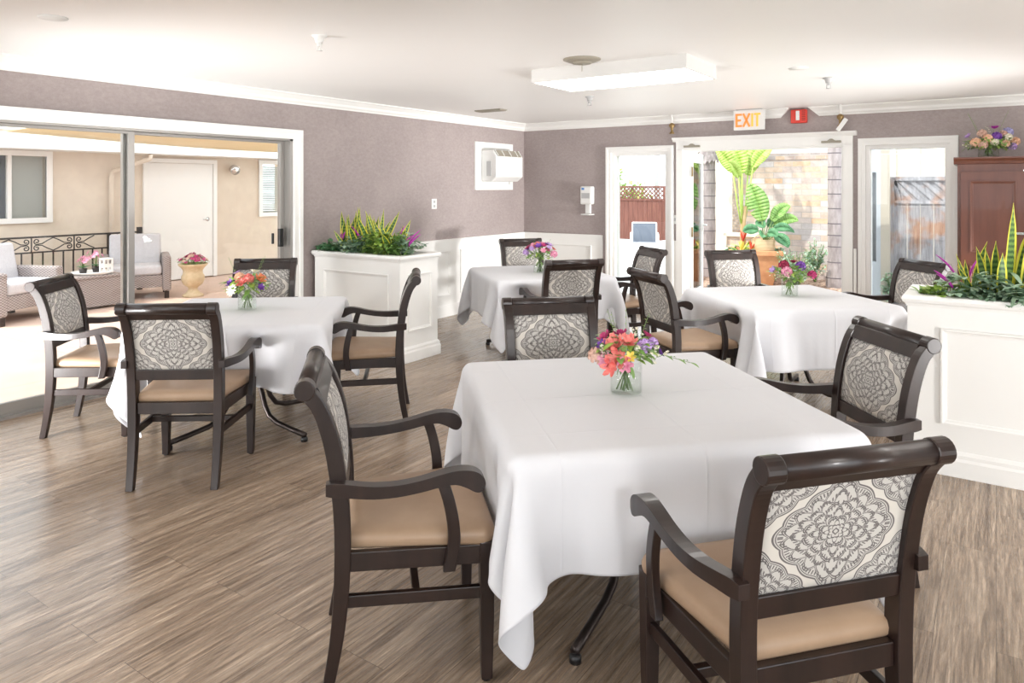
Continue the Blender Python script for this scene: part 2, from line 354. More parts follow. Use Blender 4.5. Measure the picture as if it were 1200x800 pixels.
# crown moulding
def crown_profile(): return [(0, ZC), (0, ZC - .10), (.012, ZC - .10), (.016, ZC - .086), (.03, ZC - .072), (.034, ZC - .05), (.058, ZC - .026), (.066, ZC - .018), (.082, ZC - .012), (.082, ZC)]
c = MB().loft([[(XL + q[0], YF, q[1]) for q in crown_profile()], [(XL + q[0], YB - q[0], q[1]) for q in crown_profile()]])
st(c.build('trim_1', M['white']), 'white crown moulding along the left wall', 'moulding')
gx0, gx1 = -2.03, -1.60
c = MB()
def slant(z): return .0 + .11 * (ZC - z) / .10
c.loft([[(XL + q[0], YB - q[0], q[1]) for q in crown_profile()], [(gx0 + .12 - slant(q[1]), YB - q[0], q[1]) for q in crown_profile()]])
st(c.build('trim_2', M['white']), 'white crown moulding on the back wall, left of the red alarm', 'moulding')
c = MB(); c.loft([[(gx1 - .12 + slant(q[1]), YB - q[0], q[1]) for q in crown_profile()], [(XR, YB - q[0], q[1]) for q in crown_profile()]])
st(c.build('trim_3', M['white']), 'white crown moulding on the back wall, right of the red alarm', 'moulding')
# wainscot
def panel_frame(mb, u0, u1, z0, z1, P, w_=.028, d=.016):
    """picture-frame moulding; P(u,z,d) -> xyz, mitred ring with a stepped profile"""
    prof = [(0, 0), (0, d), (w_ * .35, d), (w_ * .6, d * .55), (w_, d * .35), (w_, 0)]
    rings = []
    for (su, sz, cu, cz) in ((u0, z0, 1, 1), (u1, z0, -1, 1), (u1, z1, -1, -1), (u0, z1, 1, -1), (u0, z0, 1, 1)):
        rings.append([P(su + cu * o, sz + cz * o, dd) for o, dd in prof])
    mb.loft(rings, cap=False)
def wains(name, axis, u0, u1, panels, label, fixed):
    s_ = 1
    if axis == 'L': P = lambda u, z, d: (fixed + d, u, z)
    else: P = lambda u, z, d: (u, fixed - d, z)
    def b2(mb, ua, ub, za, zb, d): 
        p, q = P(ua, za, 0), P(ub, zb, d)
        mb.box(tuple(min(i, j) for i, j in zip(p, q)), tuple(max(i, j) for i, j in zip(p, q)))
    root = empty(name, P(u0, 0, 0)); 
    st(root, label, 'wainscot')
    off = Vector(root.location)
    def Bd(mb, nm):
        mb.v = [tuple(Vector(p) - off) for p in mb.v]; return mb.build(nm, M['white'], root)
    mb = MB(); b2(mb, u0, u1, 0, .90, .012); Bd(mb, 'board')
    mb = MB(); b2(mb, u0, u1, .905, .93, .035); b2(mb, u0, u1, .87, .905, .022); Bd(mb, 'chair_rail')
    mb = MB(); b2(mb, u0, u1, 0, .12, .026); b2(mb, u0, u1, .12, .14, .02); Bd(mb, 'baseboard')
    for a_, b_ in panels:
        mb = MB(); panel_frame(mb, a_, b_, .25, .79, lambda u, z, d: P(u, z, d + .012)); Bd(mb, 'panel_molding')
wains('trim_4', 'L', 5.30, YB - .012, [(5.45, 6.72), (6.92, 8.2)], 'white panelled wainscot on the left wall near the corner', XL)
wains('trim_5', 'B', XL + .012, -4.255, [(-5.33, -4.42)], 'white panelled wainscot on the back wall beside the corner', YB)
w = MB(); w.box((-3.30, YB - .02, 0), (-3.245, YB, .90)); st(w.build('trim_6', M['white']), 'narrow white strip of wainscot between window and doorway', 'trim')
w = MB(); w.box((-1.262, YB - .02, 0), (-1.235, YB, .90)); st(w.build('trim_7', M['white']), 'narrow white strip of wainscot right of the doorway', 'trim')

# frames in the back wall
def casing(mb, x0, x1, z1, wd=.085, d=.03, z0=0):
    for o, dd, w2 in ((0, d, wd), (wd * .55, d + .012, wd * .35)):
        mb.box((x0 - o - w2, YB - dd, z0), (x0 - o, YB, z1 + o + w2)); mb.box((x1 + o, YB - dd, z0), (x1 + o + w2, YB, z1 + o + w2)); mb.box((x0 - o, YB - dd, z1 + o), (x1 + o, YB, z1 + o + w2))
def fixed_window(name, x0, x1, z1, label):
    r_ = empty(name, (x0, YB, 0)); st(r_, label, 'window'); off = Vector(r_.location)
    def F(mb, nm, m): mb.v = [tuple(Vector(p) - off) for p in mb.v]; return mb.build(nm, m, r_)
    mb = MB(); casing(mb, x0 + .01, x1 - .01, z1 - .01, .075); F(mb, 'casing', M['white'])
    mb = MB(); e = .05
    mb.box((x0, YB, .10), (x0 + e, YB + T, z1)); mb.box((x1 - e, YB, .10), (x1, YB + T, z1)); mb.box((x0 + e, YB, z1 - e), (x1 - e, YB + T, z1)); mb.box((x0 + e, YB, .10), (x1 - e, YB + T, .2)); F(mb, 'window_frame', M['white'])
    mb = MB(); mb.box((x0 + e, YB + .07, .2), (x1 - e, YB + .078, z1 - e)); F(mb, 'pane', M['glass'])
fixed_window('window_1', *OP[0], 'tall narrow window left of the open double doors')
fixed_window('window_2', *OP[2], 'tall narrow window between the double doors and the cherry cabinet')
# double door frame
x0, x1, z1 = OP[1]
r_ = empty('door_1', (x0, YB, 0)); st(r_, 'open double doorway to the garden with white casing', 'door')
def F(mb, nm, m, off=Vector(r_.location), par=r_, **k): mb.v = [tuple(Vector(p) - off) for p in mb.v]; return mb.build(nm, m, par, **k)
mb = MB()
mb.box((x0 - .075, YB - .03, 0), (x0 + .005, YB, z1)); mb.box((x1 - .005, YB - .03, 0), (x1 + .09, YB, z1))
mb.box((x0 - .075, YB - .03, z1 - .005), (x1 + .09, YB, z1 + .09))
mb.prism([(YB, z1 + .09), (YB - .035, z1 + .09), (YB - .045, z1 + .105), (YB - .07, z1 + .125), (YB - .075, z1 + .14), (YB, z1 + .14)], 'x', x0 - .115, x1 + .13)
F(mb, 'casing', M['white'])
mb = MB(); mb.box((x0, YB, 0), (x0 + .025, YB + T, z1)); mb.box((x1 - .025, YB, 0), (x1, YB + T, z1)); mb.box((x0 + .025, YB, z1 - .025), (x1 - .025, YB + T, z1)); F(mb, 'door_frame', M['white'])
def leaf(hx, ang, sgn, label, nm):
    e = empty(nm, (hx, YB + T + .015, 0), ang); st(e, label, 'door')
    L_ = .86
    mb = MB()
    for a_, b_ in (((0, -.02, .01), (.11, .02, 1.99)), ((L_ - .11, -.02, .01), (L_, .02, 1.99)), ((.11, -.02, 1.87), (L_ - .11, .02, 1.99)), ((.11, -.02, .01), (L_ - .11, .02, .24))): mb.box(a_, b_)
    mb.build('door_panel', M['white'], e, .003)
    bx('pane', M['glass'], (.11, -.004, .24), (L_ - .11, .004, 1.87), e)
    mb = MB(); mb.box((L_ - .08, -.028 * 1, .95), (L_ - .03, .028, 1.15)); mb.tube([(L_ - .055, sgn * .03, 1.05), (L_ - .055, sgn * .07, 1.05), (L_ - .16, sgn * .075, 1.05)], .012); mb.build('door_handle', M['plastic'], e)
    for z_ in (.25, 1.0, 1.75):
        mb = MB(); mb.box((-.012, -.03, z_ - .06), (.03, -.02, z_ + .06)); mb.lathe([(.009, -.06), (.009, .06)], (-.01, -.026, z_), 10); mb.build('hinge', M['brass'], e)
leaf(x0 + .03, R(90 + 10), -1, 'left glazed leaf of the double doors, swung open outward', 'door_2')
leaf(x1 - .03, R(90 - 3), 1, 'right glazed leaf of the double doors, swung open outward', 'door_3')
for xx, lb in ((x0 + .13, 'grey door closer at the left end of the door header'), (x1 - .12, 'grey door closer at the right end of the door header')):
    c = empty('door_closer', (xx, YB - .03, 2.05)); tag(c, lb, 'door closer', 'door closers')
    MB().box((-.10, -.03, -.012), (.10, 0, .012)).build('arm', M['vent'], c, .004)
    MB().prism([(-.04, .012), (.04, .012), (.012, .032), (-.012, .032)], 'y', -.03, 0).build('bracket', M['vent'], c)

# sliding door
r_ = empty('door_4', (XL, DY0, 0)); st(r_, 'wide sliding glass patio door in white trim', 'door'); off = Vector(r_.location)
mb = MB()
for o, dd, w2 in ((0, .03, .088), (.053, .042, .035)):
    mb.box((XL, DY1 + o, 0), (XL + dd, DY1 + o + w2, DZ + o + w2)); mb.box((XL, DY0 - o - w2, 0), (XL + dd, DY0 - o, DZ + o + w2)); mb.box((XL, DY0 - o, DZ + o), (XL + dd, DY1 + o, DZ + o + w2))
F(mb, 'casing', M['white'], off, r_)
mb = MB(); mb.box((XL - T, DY1 - .03, 0), (XL, DY1, DZ)); mb.box((XL - T, DY0, 0), (XL, DY0 + .03, DZ)); mb.box((XL - T, DY0, DZ - .018), (XL, DY1, DZ)); mb.box((XL - T, DY0, 0), (XL, DY1, .018))
for xx in (XL - .12, XL - .085, XL - .045): mb.box((xx, DY0, .018), (xx + .006, DY1, .03))
F(mb, 'track_frame', M['alu'], off, r_)
def slider(ya, yb, xc, hy):
    mb = MB(); z0, z1_ = .03, DZ - .019
    mb.box((xc - .018, ya, z0), (xc + .018, ya + .05, z1_)); mb.box((xc - .018, yb - .05, z0), (xc + .018, yb, z1_)); mb.box((xc - .018, ya + .05, z0), (xc + .018, yb - .05, z0 + .07)); mb.box((xc - .018, ya + .05, z1_ - .022), (xc + .018, yb - .05, z1_))
    q = F(mb, 'sash', M['alu'], off, r_, bevel=.002)
    mb = MB(); mb.box((xc - .003, ya + .05, z0 + .07), (xc + .003, yb - .05, z1_ - .022)); F(mb, 'pane', M['glass'], off, r_)
    if hy:
        mb = MB(); mb.box((xc + .018, hy - .02, .98), (xc + .05, hy + .02, 1.18)); F(mb, 'door_handle', M['black'], off, r_, bevel=.006)
slider(2.86, 4.37, XL - .105, 0); slider(1.42, 2.93, XL - .062, 0); slider(.34, 1.5, XL - .105, 0)
mb = MB(); mb.box((XL - .08, 4.285, 1.0), (XL - .045, 4.33, 1.17)); mb.box((XL - .085, 4.22, 1.03), (XL - .07, 4.245, 1.13)); F(mb, 'door_handle', M['black'], off, r_, bevel=.005)

# ceiling light(s)
def ceiling_light(x, y, label, lx=1.21, ly=.60):
    c = empty('ceiling_light', (x, y, ZC)); tag(c, label, 'ceiling light', 'ceiling lights')
    mb = MB(); t_ = .012
    mb.box((-lx / 2, -ly / 2, -.098), (lx / 2, -ly / 2 + t_, 0)); mb.box((-lx / 2, ly / 2 - t_, -.098), (lx / 2, ly / 2, 0)); mb.box((-lx / 2, -ly / 2 + t_, -.098), (-lx / 2 + t_, ly / 2 - t_, 0)); mb.box((lx / 2 - t_, -ly / 2 + t_, -.098), (lx / 2, ly / 2 - t_, 0)); mb.box((-lx / 2 + t_, -ly / 2 + t_, -.02), (lx / 2 - t_, ly / 2 - t_, 0))
    mb.build('housing', M['housing'], c)
    bx('diffuser', M['lamp'], (-lx / 2 + t_, -ly / 2 + t_, -.094), (lx / 2 - t_, ly / 2 - t_, -.082), c)
ceiling_light(-2.29, 4.82, 'white boxed ceiling light with glowing panel above the tables')
for x_, y_ in ((-2.3, .3), (1.1, .6), (1.3, 4.8), (-2.3, -2.2), (1.3, -2.2), (-4.3, -.6)):  # extra fixtures out of view, added as fill to brighten the room
    ceiling_light(x_, y_, 'added white boxed fill light on the ceiling behind or beside the viewer')

# added fill spotlights out of view, aimed to even out the interior brightness
def fill_spot(p, q, ang, power, label):
    p, q = Vector(p), Vector(q); c = empty('fill_spotlight', (p.x, p.y, 0)); tag(c, label, 'added fill light', 'added fill spotlights'); h = p.z
    MB().lathe([(.15, 0), (.15, .02), (.02, .035)], n=24).build('base', M['dkmetal'], c)
    MB().tube([(0, 0, .03), (0, 0, h - .10)], .012).build('pole', M['dkmetal'], c)
    rot = (q - p).to_track_quat('Z', 'Y')
    sh = MB().lathe([(.03, -.10), (.10, -.07), (.17, 0), (.165, 0), (.09, -.06), (.02, -.08)], n=28).build('lamp_shade', M['white'], c); sh.location = (0, 0, h); sh.rotation_mode = 'QUATERNION'; sh.rotation_quaternion = rot
    la = bpy.data.lights.new('fill_light', 'SPOT'); la.energy = power; la.spot_size = R(ang); la.spot_blend = 1; la.shadow_soft_size = .3; la.color = (1, .985, .975)
    lo = bpy.data.objects.new('fill_light', la); COL.objects.link(lo); lo.parent = c; lo.location = (0, 0, h); lo.rotation_euler = (q - p).to_track_quat('-Z', 'Y').to_euler()
for a_ in (((2.8, 3.0, .5), (-2.5, 5.5, 2.44), 110, 310, 'added fill spotlight right of the viewer'), ((-2.5, -2.0, .5), (-3, 4.0, 2.44), 110, 90, 'added fill spotlight behind the viewer at the left'),
           ((3, 7, .4), (3, 7, 2.4), 160, 420, 'added fill spotlight near the right wall'), ((1.6, 7.2, .5), (-5.5, 7.2, .9), 50, 1100, 'low added fill spotlight by the right end of the back wall'),
           ((1.2, 7.0, 1.9), (-5.5, 6.6, .6), 50, 150, 'tall added fill spotlight by the right end of the back wall'), ((1.6, 6.8, .4), (-4.5, 6, 2.44), 90, 520, 'short added fill spotlight beside the cabinet'),
           ((-5.0, .6, .4), (-4.2, 6.5, 2.44), 100, 540, 'added fill spotlight left of the viewer'), ((2.9, -1.3, 2.1), (-5.3, 7.3, 1.0), 38, 420, 'tall added fill spotlight behind the viewer at the right')): fill_spot(*a_)
# ceiling fittings
def sprinkler(x, y, label, m):
    c = empty('sprinkler_head', (x, y, ZC)); tag(c, label, 'sprinkler', 'ceiling sprinkler heads')
    MB().lathe([(.045, 0), (.045, -.006), (.03, -.014), (.026, -.03), (.022, -.045)], n=20).build('escutcheon', m, c)
    mb = MB().lathe([(.012, -.045), (.012, -.06)], n=12); mb.box((-.016, -.003, -.085), (-.011, .003, -.05)); mb.box((.011, -.003, -.085), (.016, .003, -.05)); mb.lathe([(.02, -.088), (.02, -.085)], n=12); mb.build('nozzle', m, c)
sprinkler(-3.259, 2.80, 'white sprinkler head on the ceiling above the left table', M['plastic'])
sprinkler(-3.272, 6.16, 'small grey sprinkler head behind the ceiling light', M['grey'])
sprinkler(-1.117, 6.18, 'grey sprinkler head in front of the double doors', M['grey'])
c = empty('round_ceiling_vent', (-2.36, 4.33, ZC)); tag(c, 'round brass-coloured ceiling vent beside the boxed light', 'vent')
MB().lathe([(.13, 0), (.13, -.006), (.10, -.018), (.08, -.02)], n=32).build('rim', M['vent'], c)
MB().lathe([(.07, -.02), (.065, -.032), (.0, -.034)], n=32).build('disc', M['vent'], c)
MB().tube([(0, 0, -.03), (0, 0, -.085)], .003).build('rod', M['vent'], c)
c = empty('ceiling_register', (-4.78, 6.60, ZC)); tag(c, 'narrow metal air register on the ceiling above the wall unit', 'vent')
MB().box((-.18, -.07, -.012), (.18, .07, 0)).build('frame', M['vent'], c)
mb = MB(); [mb.box((-.17, -.06 + i * .022, -.018), (.17, -.05 + i * .022, -.012)) for i in range(6)]; mb.build('louvers', M['vent'], c)
for (x_, y_, lb) in ((-1.21, 5.55, 'flush white disc on the ceiling right of the boxed light'), (-4.05, 1.72, 'flush white disc on the ceiling above the sliding door')):
    tag(MB().lathe([(.07, 0), (.068, -.006), (.0, -.008)], (0, 0, 0), 24).build('ceiling_disc', M['plastic']), lb, 'ceiling disc').location = (x_, y_, ZC)

# wall air conditioner
c = empty('air_conditioner', (XL, 7.64, 1.83)); tag(c, 'white wall air conditioner in a white frame near the corner', 'air conditioner')
mb = MB(); 
for a_, b_ in (((0, -.42, -.31), (.03, -.345, .31)), ((0, .345, -.31), (.03, .42, .31)), ((0, -.345, .235), (.03, .345, .31)), ((0, -.345, -.31), (.03, .345, -.235))): mb.box(a_, b_)
mb.build('frame', M['white'], c, .006)
bx('backing', M['white'], (0, -.345, -.235), (.012, .345, .235), c)
MB().prism([(.012, -.20), (.012, .20), (.19, .20), (.25, .12), (.25, -.14), (.17, -.20)], 'y', -.28, .33).build('body', M['plastic'], c, .012)
mb = MB(); mb.prism([(.193, .198), (.199, .203), (.251, .130), (.246, .124)], 'y', -.25, .30); mb.build('outlet_grille', M['vent'], c)
for y_ in (-.25, -.11, .05, .2, .288): MB().prism([(.196, .203), (.203, .208), (.256, .134), (.250, .128)], 'y', y_, y_ + .012).build('grille_bar', M['plastic'], c)
bx('side_recess', M['grey'], (.10, -.288, -.13), (.17, -.28, .06), c)
# light switch
c = empty('light_switch', (XL, 6.44, 1.36)); tag(c, 'white light switch plate on the wall above the left planter', 'light switch')
bx('plate', M['plastic'], (0, -.045, -.06), (.006, .045, .06), c, .002); [bx('rocker', M['grey'], (.006, -.012, z_), (.011, .012, z_ + .028), c) for z_ in (-.04, .012)]
c = empty('light_switch', (-3.268, YB, 1.16)); tag(c, 'small white switch plate between tall window and doorway', 'light switch')
bx('plate', M['plastic'], (-.02, -.008, -.055), (.02, 0, .055), c, .002); bx('rocker', M['grey'], (-.008, -.013, -.02), (.008, -.008, .02), c)
# sanitizer dispenser
c = empty('sanitizer_dispenser', (-4.46, YB, 1.38)); tag(c, 'white hand sanitizer dispenser with drip tray on the back wall', 'dispenser')
MB().box((-.085, -.10, -.05), (.085, 0, .19)).build('housing', M['plastic'], c, .02, seg=3)
MB().box((-.035, -.045, -.17), (.035, 0, -.045)).build('neck', M['plastic'], c, .006)
MB().prism([(-.08, 0), (-.08, -.09), (-.055, -.115), (.055, -.115), (.08, -.09), (.08, 0)], 'z', -.19, -.175).build('tray', M['plastic'], c, .003)
bx('logo_patch', mat('blue_label', (.10, .25, .55), .5), (-.06, -.102, .14), (-.02, -.0995, .17), c); bx('window_panel', M['grey'], (-.06, -.102, .03), (.06, -.0995, .10), c)
# exit sign
EXR = mat('exit_letter_red', (.95, .24, .05), .5, emit=.55); EXY = mat('exit_letter_amber', (1, .45, .07), .5, emit=.45)
c = empty('exit_sign', (-2.31, 8.17, 2.205)); tag(c, 'lit EXIT sign with orange letters hung over the doorway', 'exit sign')
bx('panel', M['plastic'], (-.17, -.02, 0), (.17, .02, .225), c, .003); bx('mount', M['grey'], (-.14, -.03, .226), (.14, .03, .2345), c)
def strokes(lst, m, nm):
    mb = MB()
    for x_, z_, X_2, Z_2 in lst:
        a_, b_ = Vector((x_, 0, z_)), Vector((X_2, 0, Z_2)); d = (b_ - a_).normalized(); n_ = Vector((-d.z, 0, d.x)) * .011
        p = [a_ - n_, b_ - n_, b_ + n_, a_ + n_]; mb.loft([[(q.x, -.021, q.z) for q in p], [(q.x, -.026, q.z) for q in p]])
    mb.build(nm, m, c)
zb, zt = .035, .185
strokes([(-.135, zb, -.135, zt), (-.13, zt - .011, -.075, zt - .011), (-.13, .11, -.085, .11), (-.13, zb + .011, -.075, zb + .011)], EXR, 'letter_e')
strokes([(-.06, zb, .01, zt), (.01, zb, -.06, zt)], EXR, 'letter_x'); strokes([(.04, zb, .04, zt)], EXY, 'letter_i'); strokes([(.095, zb, .095, zt - .02), (.062, zt - .011, .13, zt - .011)], EXY, 'letter_t')
# fire alarm strobe
RED = mat('alarm_red', (.72, .05, .03), .35)
c = empty('fire_alarm', (-1.815, YB, 2.345)); tag(c, 'red fire alarm strobe above the double doors', 'fire alarm')
MB().box((-.085, -.055, -.075), (.085, 0, .075)).build('housing', RED, c, .01, seg=3)
bx('strobe_lens', M['plastic'], (-.026, -.07, -.045), (.012, -.055, .06), c, .004)
mb = MB(); [mb.box((.035, -.058, -.05 + i * .02), (.075, -.055, -.042 + i * .02)) for i in range(6)]; mb.build('horn_slots', mat('dark_red', (.3, .015, .01), .5), c)
# brass fittings beside the door header
def brass_fit(px, label, plate):
    c = empty('brass_spotlight', (px, YB - .10, ZC)); tag(c, label, 'spotlight', 'brass ceiling fittings over the doorway')
    MB().tube([(0, 0, 0), (0, 0, -.10)], .014).build('conduit', M['white'], c)
    MB().lathe([(.012, -.10), (.034, -.115), (.036, -.14), (.016, -.165), (.014, -.20), (.03, -.225), (.03, -.232)], n=18).build('fitting', M['brass'], c)
    if plate: MB().box((-.022, -.03, -.24), (.022, -.018, -.09), Matrix.Rotation(R(35), 4, 'Y') @ Matrix.Translation((.14, 0, 0))).build('tilted_plate', M['plastic'], c, .003)
brass_fit(-3.27, 'aged brass ceiling fitting left of the door header', 0)
brass_fit(-1.38, 'aged brass ceiling fitting with a white tilted plate right of the door header', 1)

# ================================================================== PLANTER BOXES
def planter_box(name_label, x0, x1, y0, y1, h, front_panels, side=None):
    c = empty('planter_box', (x0, y0, 0)); tag(c, name_label, 'planter box', 'white panelled planter boxes')
    w_, d_ = x1 - x0, y1 - y0; t_ = .05
    mb = MB(); z1_ = h - .06
    mb.box((0, 0, 0), (w_, t_, z1_)); mb.box((0, d_ - t_, 0), (w_, d_, z1_)); mb.box((0, t_, 0), (t_, d_ - t_, z1_)); mb.box((w_ - t_, t_, 0), (w_, d_ - t_, z1_)); mb.build('body', M['white'], c)
    # cap ring with moulded edge
    mb = MB(); prof = [(.06, z1_), (-.005, z1_), (-.01, z1_ + .015), (-.022, z1_ + .024), (-.028, z1_ + .04), (-.024, h - .006), (-.018, h), (.06, h)]
    rings = []
    for (sx, sy, cx_, cy_) in ((0, 0, 1, 1), (w_, 0, -1, 1), (w_, d_, -1, -1), (0, d_, 1, -1), (0, 0, 1, 1)): rings.append([(sx + cx_ * o, sy + cy_ * o, z_) for o, z_ in prof])
    mb.loft(rings, cap=False); mb.build('cap_rail', M['white'], c)
    mb = MB(); prof = [(.0, 0), (-.022, 0), (-.022, .085), (-.016, .10), (-.016, .118), (-.004, .135), (0, .135)]; rings = []
    for (sx, sy, cx_, cy_) in ((0, 0, 1, 1), (w_, 0, -1, 1), (w_, d_, -1, -1), (0, d_, 1, -1), (0, 0, 1, 1)): rings.append([(sx + cx_ * o, sy + cy_ * o, z_) for o, z_ in prof])
    mb.loft(rings, cap=False); mb.build('base_molding', M['white'], c)
    for a_, b_ in front_panels:
        mb = MB(); panel_frame(mb, a_, b_, .27, h - .17, lambda u, z, d: (u, -d, z)); mb.build('panel_molding', M['white'], c)
    if side:
        mb = MB(); panel_frame(mb, side[0], side[1], .27, h - .17, lambda u, z, d: (w_ + d, u, z)); mb.build('panel_molding', M['white'], c)
    bx('soil', M['soil'], (t_, t_, h - .12), (w_ - t_, d_ - t_, h - .05), c)
    return c
planter_box('white panelled planter box against the left wall by the patio door', XL + .05, -4.33, 4.62, 5.13, .95, [(.13, .98)], (.10, .42))
planter_box('white panelled planter box at the right, in front of the cherry cabinet', -.41, 2.0, 4.53, 5.02, .96, [(.16, 1.15), (1.31, 2.25)], None)

# ================================================================== PLANTS
def blade(mb, base, yaw, lean, L, w, curl=0.0, n=8, uvs=True, fold=.25, twist=0, face=None):
    d = Vector((math.cos(yaw), math.sin(yaw), 0)); base = Vector(base); vs, uv = [], []
    side0 = Vector((-d.y, d.x, 0)) if face is None else Vector((math.cos(face), math.sin(face), 0)); pos = base.copy(); ang = lean
    for i in range(n + 1):
        t_ = i / n; ang = lean + curl * t_
        dirv = d * math.sin(ang) + Vector((0, 0, 1)) * math.cos(ang)
        if i: pos = pos + dirv * (L / n)
        wd = w * (.55 + .9 * math.sin(PI * min(1, t_ * .9 + .08)) ** .8 - .45) * (1 if t_ < .75 else max(0.03, 1 - ((t_ - .75) / .25) ** 1.6)) 
        side = (side0 - dirv * side0.dot(dirv)).normalized(); side = (Matrix.Rotation(twist * t_, 3, dirv) @ side); nrm = side.cross(dirv)
        for k, sx in enumerate((-1, -.68, 0, .68, 1)): vs.append(pos + side * sx * wd / 2 - nrm * fold * wd * (1 - abs(sx)) * .5); uv.append((sx, t_ * L))
    fs = [(i * 5 + k, i * 5 + k + 1, i * 5 + k + 6, i * 5 + k + 5) for i in range(n) for k in range(4)]
    mb.add(vs, fs, True, uv if uvs else None)
def spray_leaf(mb, p, yaw, pitch, L, w, n=4, droop=.6):
    d0 = Vector((math.cos(yaw), math.sin(yaw), 0)); side = Vector((-d0.y, d0.x, 0)); pos = Vector(p); vs = []
    for i in range(n + 1):
        t_ = i / n; a_ = pitch - droop * t_; dv = d0 * math.cos(a_) + Vector((0, 0, 1)) * math.sin(a_)
        if i: pos = pos + dv * L / n
        wd = w * math.sin(PI * (t_ * .86 + .1)) / 2; up = side.cross(dv)
        vs += [pos - side * wd - up * wd * .25, pos.copy(), pos + side * wd - up * wd * .25]
    fs = [(i * 3 + k, i * 3 + k + 1, i * 3 + k + 4, i * 3 + k + 3) for i in range(n) for k in range(2)]
    mb.add(vs, fs, True)
def solid(o, th=.0012):
    q = o.modifiers.new('Solidify', 'SOLIDIFY'); q.thickness = th; return o
def snake_plant(x, y, z, blades, label, seed):
    c = empty('snake_plant', (x, y, z)); tag(c, label, 'snake plant', 'snake plants in the planter boxes'); r = random.Random(seed)
    for (dx, dy, yaw, lean, L, w) in blades:
        mb = MB(); blade(mb, (dx, dy, 0), R(yaw), lean, L, w, r.uniform(-.15, .25), 10, twist=r.uniform(-.4, .4), face=R(34) + r.uniform(-.45, .45)); solid(mb.build('leaf', M['snakegreen'], c), .002)
    return c
def rand_blades(n, r, L0, L1, w0, w1, sp=.05):
    return [(r.uniform(-sp, sp), r.uniform(-sp, sp), r.uniform(0, 360), r.uniform(.03, .6), r.uniform(L0, L1), r.uniform(w0, w1)) for _ in range(n)]
def fern(x, y, z, label, seed, m, n=45, rad=.14, L=(.05, .09), w=.03, h=.10, trail=0.02, cat='foliage plant', nm='ivy_plant'):
    c = empty(nm, (x, y, z)); tag(c, label, cat, 'leafy plants in the planter boxes'); r = random.Random(seed); st_ = MB(); lf = MB()
    k = max(8, n // 3); h = h * 1.7 + .02
    for i in range(k):
        a_ = r.uniform(0, 2 * PI); rr = rad * r.uniform(.4, 1.0); top = Vector((rr * math.cos(a_), rr * math.sin(a_), h * r.uniform(.45, 1) * (1.1 - .5 * rr / rad)))
        mid = Vector((top.x * .45, top.y * .45, top.z * 1.0)); end = top + Vector((top.x * .3, top.y * .3, -trail * r.random()))
        st_.tube([(0, 0, -.01), mid, top, end], .002, 5)
        for j in range(7):
            t_ = j / 6; p = mid.lerp(end, t_) if t_ > .3 else Vector((0, 0, 0)).lerp(mid, .5 + t_)
            spray_leaf(lf, p, a_ + r.choice((-1, 1)) * r.uniform(.3, 1.3), r.uniform(-.1, .9), 1.15 * r.uniform(*L), 1.4 * w * r.uniform(.7, 1.2))
    st_.build('stem', M['stem'], c); lf.build('leaves', m, c); return c
def spike_plant(x, y, z, label, seed, n=3, H=.2, tilt=None):
    c = empty('purple_spike_plant', (x, y, z)); tag(c, label, 'flowering plant', 'purple spiked flowers in the planter boxes'); r = random.Random(seed)
    for i in range(n):
        a_ = r.uniform(0, 2 * PI) if tilt is None else tilt + r.uniform(-.5, .5); ln = r.uniform(.15, .5); hh = H * r.uniform(.75, 1.1)
        d = Vector((math.cos(a_) * math.sin(ln), math.sin(a_) * math.sin(ln), math.cos(ln)))
        MB().tube([(0, 0, 0), d * hh * .6], .003, 6).build('stem', M['stem'], c)
        pts = [d * hh * (.6 + .08 * k) + Vector((math.cos(a_), math.sin(a_), 0)) * .0015 * k * k for k in range(7)]
        MB().tube(pts, [.004, .006, .0065, .006, .0055, .004, .0015], 8).build('flower_spike', PETAL['violet_spike'], c)
    lf = MB()
    for i in range(10): blade(lf, (0, 0, 0), r.uniform(0, 6.3), r.uniform(.3, .9), r.uniform(.10, .16), .014, .4, 5, False)
    lf.build('leaves', M['leaf'], c); return c
# right planter (top z .89 soil), front edge Y 4.53
zz = .905; r = random.Random(3)
snake_plant(.055, 4.72, zz, [(-.01, 0, 34, .12, .57, .085), (.06, .01, 34, .20, .57, .088), (.03, .04, 34, .16, .50, .07), (-.05, .03, 214, .10, .36, .06), (.045, .05, 60, .1, .42, .06), (-.075, .02, 214, .04, .32, .05), (-.10, .05, 214, .06, .33, .045), (.03, -.03, 34, .50, .36, .06), (.09, -.02, 34, .35, .28, .06), (-.03, -.04, 214, .02, .30, .06), (.0, .07, 90, .1, .33, .05), (-.13, .0, 214, .5, .26, .03)], 'large yellow-edged snake plant in the middle of the right planter', 1)
snake_plant(-.115, 4.80, zz, [(0, 0, 34, .12, .36, .04), (.02, 0, 214, .45, .30, .034), (-.02, .02, 120, .05, .24, .035), (.04, .0, 34, .1, .28, .035)], 'small snake plant left of the large one in the right planter', 2)
snake_plant(.40, 4.80, zz, [(0, 0, 170, .5, .36, .055), (.03, 0, 40, .3, .36, .06), (-.02, .02, 120, .1, .34, .06)], 'snake plant cut by the right edge in the right planter', 5)
fern(-.33, 4.68, zz, 'trailing light green sprig at the left end of the right planter', 4, M['leaf'], 40, .10, (.03, .05), .014, .06, .02)
fern(-.22, 4.66, zz, 'yellow-green ivy clump at the left of the right planter', 5, M['leaflime'], 60, .11, (.035, .06), .024, .07)
fern(-.12, 4.66, zz, 'blue-green ivy clump in front of the small snake plant', 6, M['leafblue'], 90, .12, (.03, .05), .026, .12)
fern(-.02, 4.62, zz, 'low blue-green ivy before the large snake plant', 7, M['leafblue'], 70, .10, (.03, .045), .022, .06)
fern(.17, 4.64, zz, 'striped pale green spider plant at the right of the large snake plant', 8, M['leafblue'], 70, .13, (.08, .14), .02, .09, nm='spider_plant')
